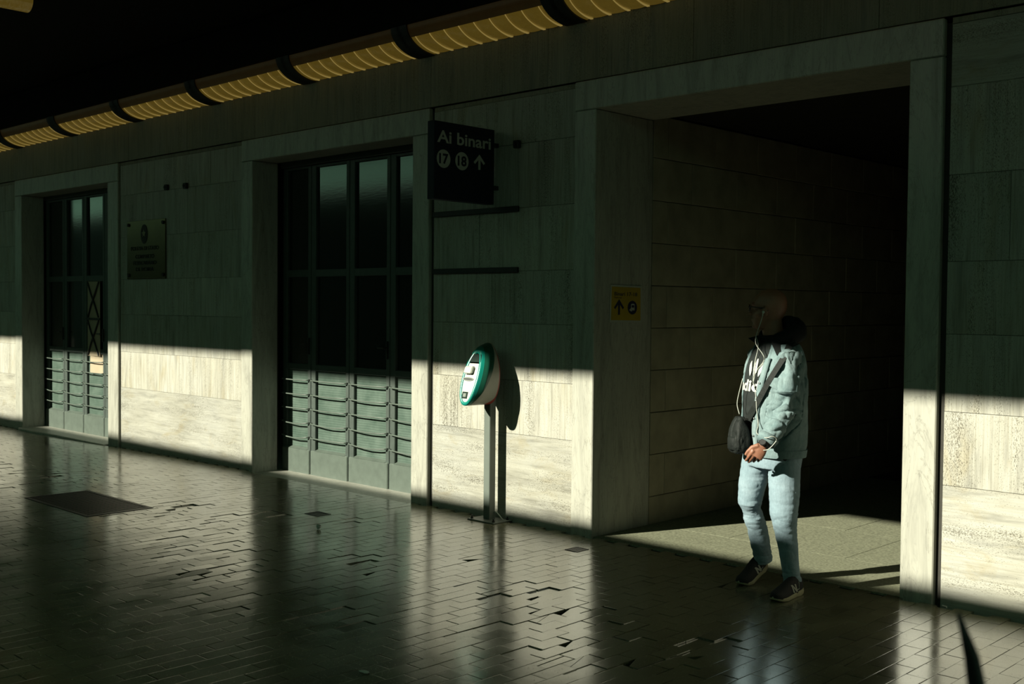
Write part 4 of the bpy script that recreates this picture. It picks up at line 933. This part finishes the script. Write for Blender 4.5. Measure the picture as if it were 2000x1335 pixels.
# --- spectacles, earphones, watch
sp = MB()
for s in (-1, 1):
    pts = [(-0.147+0.004*abs(math.cos(a)), 0.034*s+0.025*math.cos(a), 1.622+0.019*math.sin(a)) for a in np.linspace(0, 2*math.pi, 17)]
    sp.tube(pts, 0.0030, 6); sp.tube([(-0.145, 0.058*s, 1.628), (-0.125, 0.074*s, 1.629), (-0.060, 0.083*s, 1.622), (-0.040, 0.083*s, 1.606)], 0.0032, 6)
sp.tube([(-0.148, -0.010, 1.626), (-0.150, 0, 1.629), (-0.148, 0.010, 1.626)], 0.0026, 6)
sp = sp.build('spectacles', 'glassdark', man, True)
e1 = MB().ball((-0.066, -0.088, 1.600), (0.008, 0.007, 0.009)).tube([(-0.068, -0.090, 1.596), (-0.070, -0.091, 1.578)], 0.0035, 8).build('earbud', 'wire', man, True)
def wire(pts, r, name='earphone_wire'):
    # smooth the control points into a cable
    P = [np.array(p) for p in pts]; out = []
    for i in range(len(P)-1):
        p0, p1, p2, p3 = P[max(i-1, 0)], P[i], P[i+1], P[min(i+2, len(P)-1)]
        for t in np.linspace(0, 1, 6, endpoint=False):
            out.append(0.5*((2*p1)+(-p0+p2)*t+(2*p0-5*p1+4*p2-p3)*t*t+(-p0+3*p1-3*p2+p3)*t**3))
    out.append(P[-1]); MB().tube(out, r, 6).build(name, 'wire', man, True)
def js(z, th, g=0.012): return tpoint(z, th, tab=JK, grow=g)
wire([(-0.070, -0.092, 1.580), (-0.082, -0.102, 1.535), (-0.100, -0.105, 1.480), (-0.104, -0.120, 1.420), js(1.34, 0.28), js(1.27, 0.10, 0.006), js(1.20, 0.06, 0.006)], 0.0022)
wire([(-0.105, -0.02, 1.46), js(1.40, -0.05), js(1.30, -0.02, 0.006), js(1.20, 0.06, 0.006)], 0.0022)
wire([js(1.20, 0.06, 0.006), js(1.13, 0.22, 0.010), js(1.05, 0.30, 0.014), js(0.97, 0.36, 0.016), (-0.088, -0.275, 0.930), (-0.040, -0.352, 0.915), (-0.004, -0.362, 0.925), (0.018, -0.350, 0.905), (-0.020, -0.345, 0.855), (-0.052, -0.320, 0.842)], 0.0026)
wire([(-0.175, -0.085, 1.22), (-0.196, -0.080, 1.13), (-0.204, -0.080, 1.07), (-0.190, -0.09, 1.015)], 0.0026)
ax = WRL-ELL; ax /= np.linalg.norm(ax)
wt = MB().tube([WRL+ax*0.004, WRL+ax*0.022], [0.0335, 0.0315], 18).build('watch', 'black', man, True)
up_ = np.array((-0.25, -0.9, 0.35)); up_ -= ax*(up_@ax); up_ /= np.linalg.norm(up_); ctr = WRL+ax*0.012
MB().tube([ctr+up_*0.028, ctr+up_*0.036, ctr+up_*0.039], [0.0195, 0.0195, 0.0165], 20, up=tuple(ax)).build('watch_case', 'black', wt)
# --- shoulder bag hanging at his front
bag = tag(empty('shoulder_bag', (MX, MY, 0), MYAW), 'small black nylon shoulder bag hanging at the front of the denim-jacketed person', 'bag')
bg = MB(); rings = []
BC = np.array((-0.190, -0.085)); BF = np.array((-0.92, -0.40)); BF /= np.linalg.norm(BF); BL = np.array((-BF[1], BF[0]))
for z, a, d in ((0.788, 0.050, 0.030), (0.797, 0.072, 0.044), (0.83, 0.086, 0.056), (0.88, 0.086, 0.056), (0.93, 0.076, 0.048), (0.975, 0.058, 0.034), (1.005, 0.040, 0.020)):
    rings.append([(BC[0]+BF[0]*d*c+BL[0]*a*s, BC[1]+BF[1]*d*c+BL[1]*a*s, z) for c, s in [(math.copysign(abs(math.cos(t))**0.7, math.cos(t)), math.copysign(abs(math.sin(t))**0.7, math.sin(t))) for t in np.linspace(0, 2*math.pi, 32, endpoint=False)]])
bg.loft(rings); pouch = fuse('pouch', bg, 'nylon', 0.0055, 2, lambda c, n: fold(c, 14, 14, 8, 0.006, 6.0)-0.009*ridge(c, 24, 24, 7, 5, 7.0), parent=bag)
zp = [BC[0]+BF[0]*0.064, BC[1]+BF[1]*0.064]
MB().loft([[(BC[0]+BF[0]*(0.058+g)*c+BL[0]*0.075*s*k, BC[1]+BF[1]*(0.058+g)*c+BL[1]*0.075*s*k, z) for c, s in [(max(0.55, math.cos(t)), math.sin(t)) for t in np.linspace(-1.3, 1.3, 14)]+[(0.3, 0.9), (0.3, -0.9)]] for z, g, k in ((0.812, 0.000, 0.9), (0.820, 0.006, 0.98), (0.875, 0.007, 0.98), (0.888, 0.000, 0.9))]).build('front_pocket', 'nylon', pouch, True)
st = MB(); o_ = []
path = [(1.432, 1.75, 0.020), (1.415, 1.35, 0.016), (1.36, 1.02, 0.012), (1.30, 0.80, 0.013), (1.22, 0.60, 0.013), (1.14, 0.42, 0.013), (1.06, 0.22, 0.016), (0.99, 0.02, 0.020)]
for i, (z, th, g) in enumerate(path):
    for s, e in ((1, g), (-1, g), (-1, g-0.004), (1, g-0.004)): o_.append(tpoint(z-0.010*s*1.0, th+0.075*s, tab=JK, grow=e))
f = []
for i in range(len(path)-1):
    for k in range(4): f.append((4*i+k, 4*i+(k+1) % 4, 4*i+4+(k+1) % 4, 4*i+4+k))
st.add(o_, f+[(3, 2, 1, 0), tuple(range(len(o_)-4, len(o_)))]).build('strap', 'nylon', bag)
MB().tube([tpoint(0.99, 0.02, tab=JK, grow=0.018), (-0.160, -0.125, 0.990)], 0.008, 8).build('strap_loop', 'steel', bag)
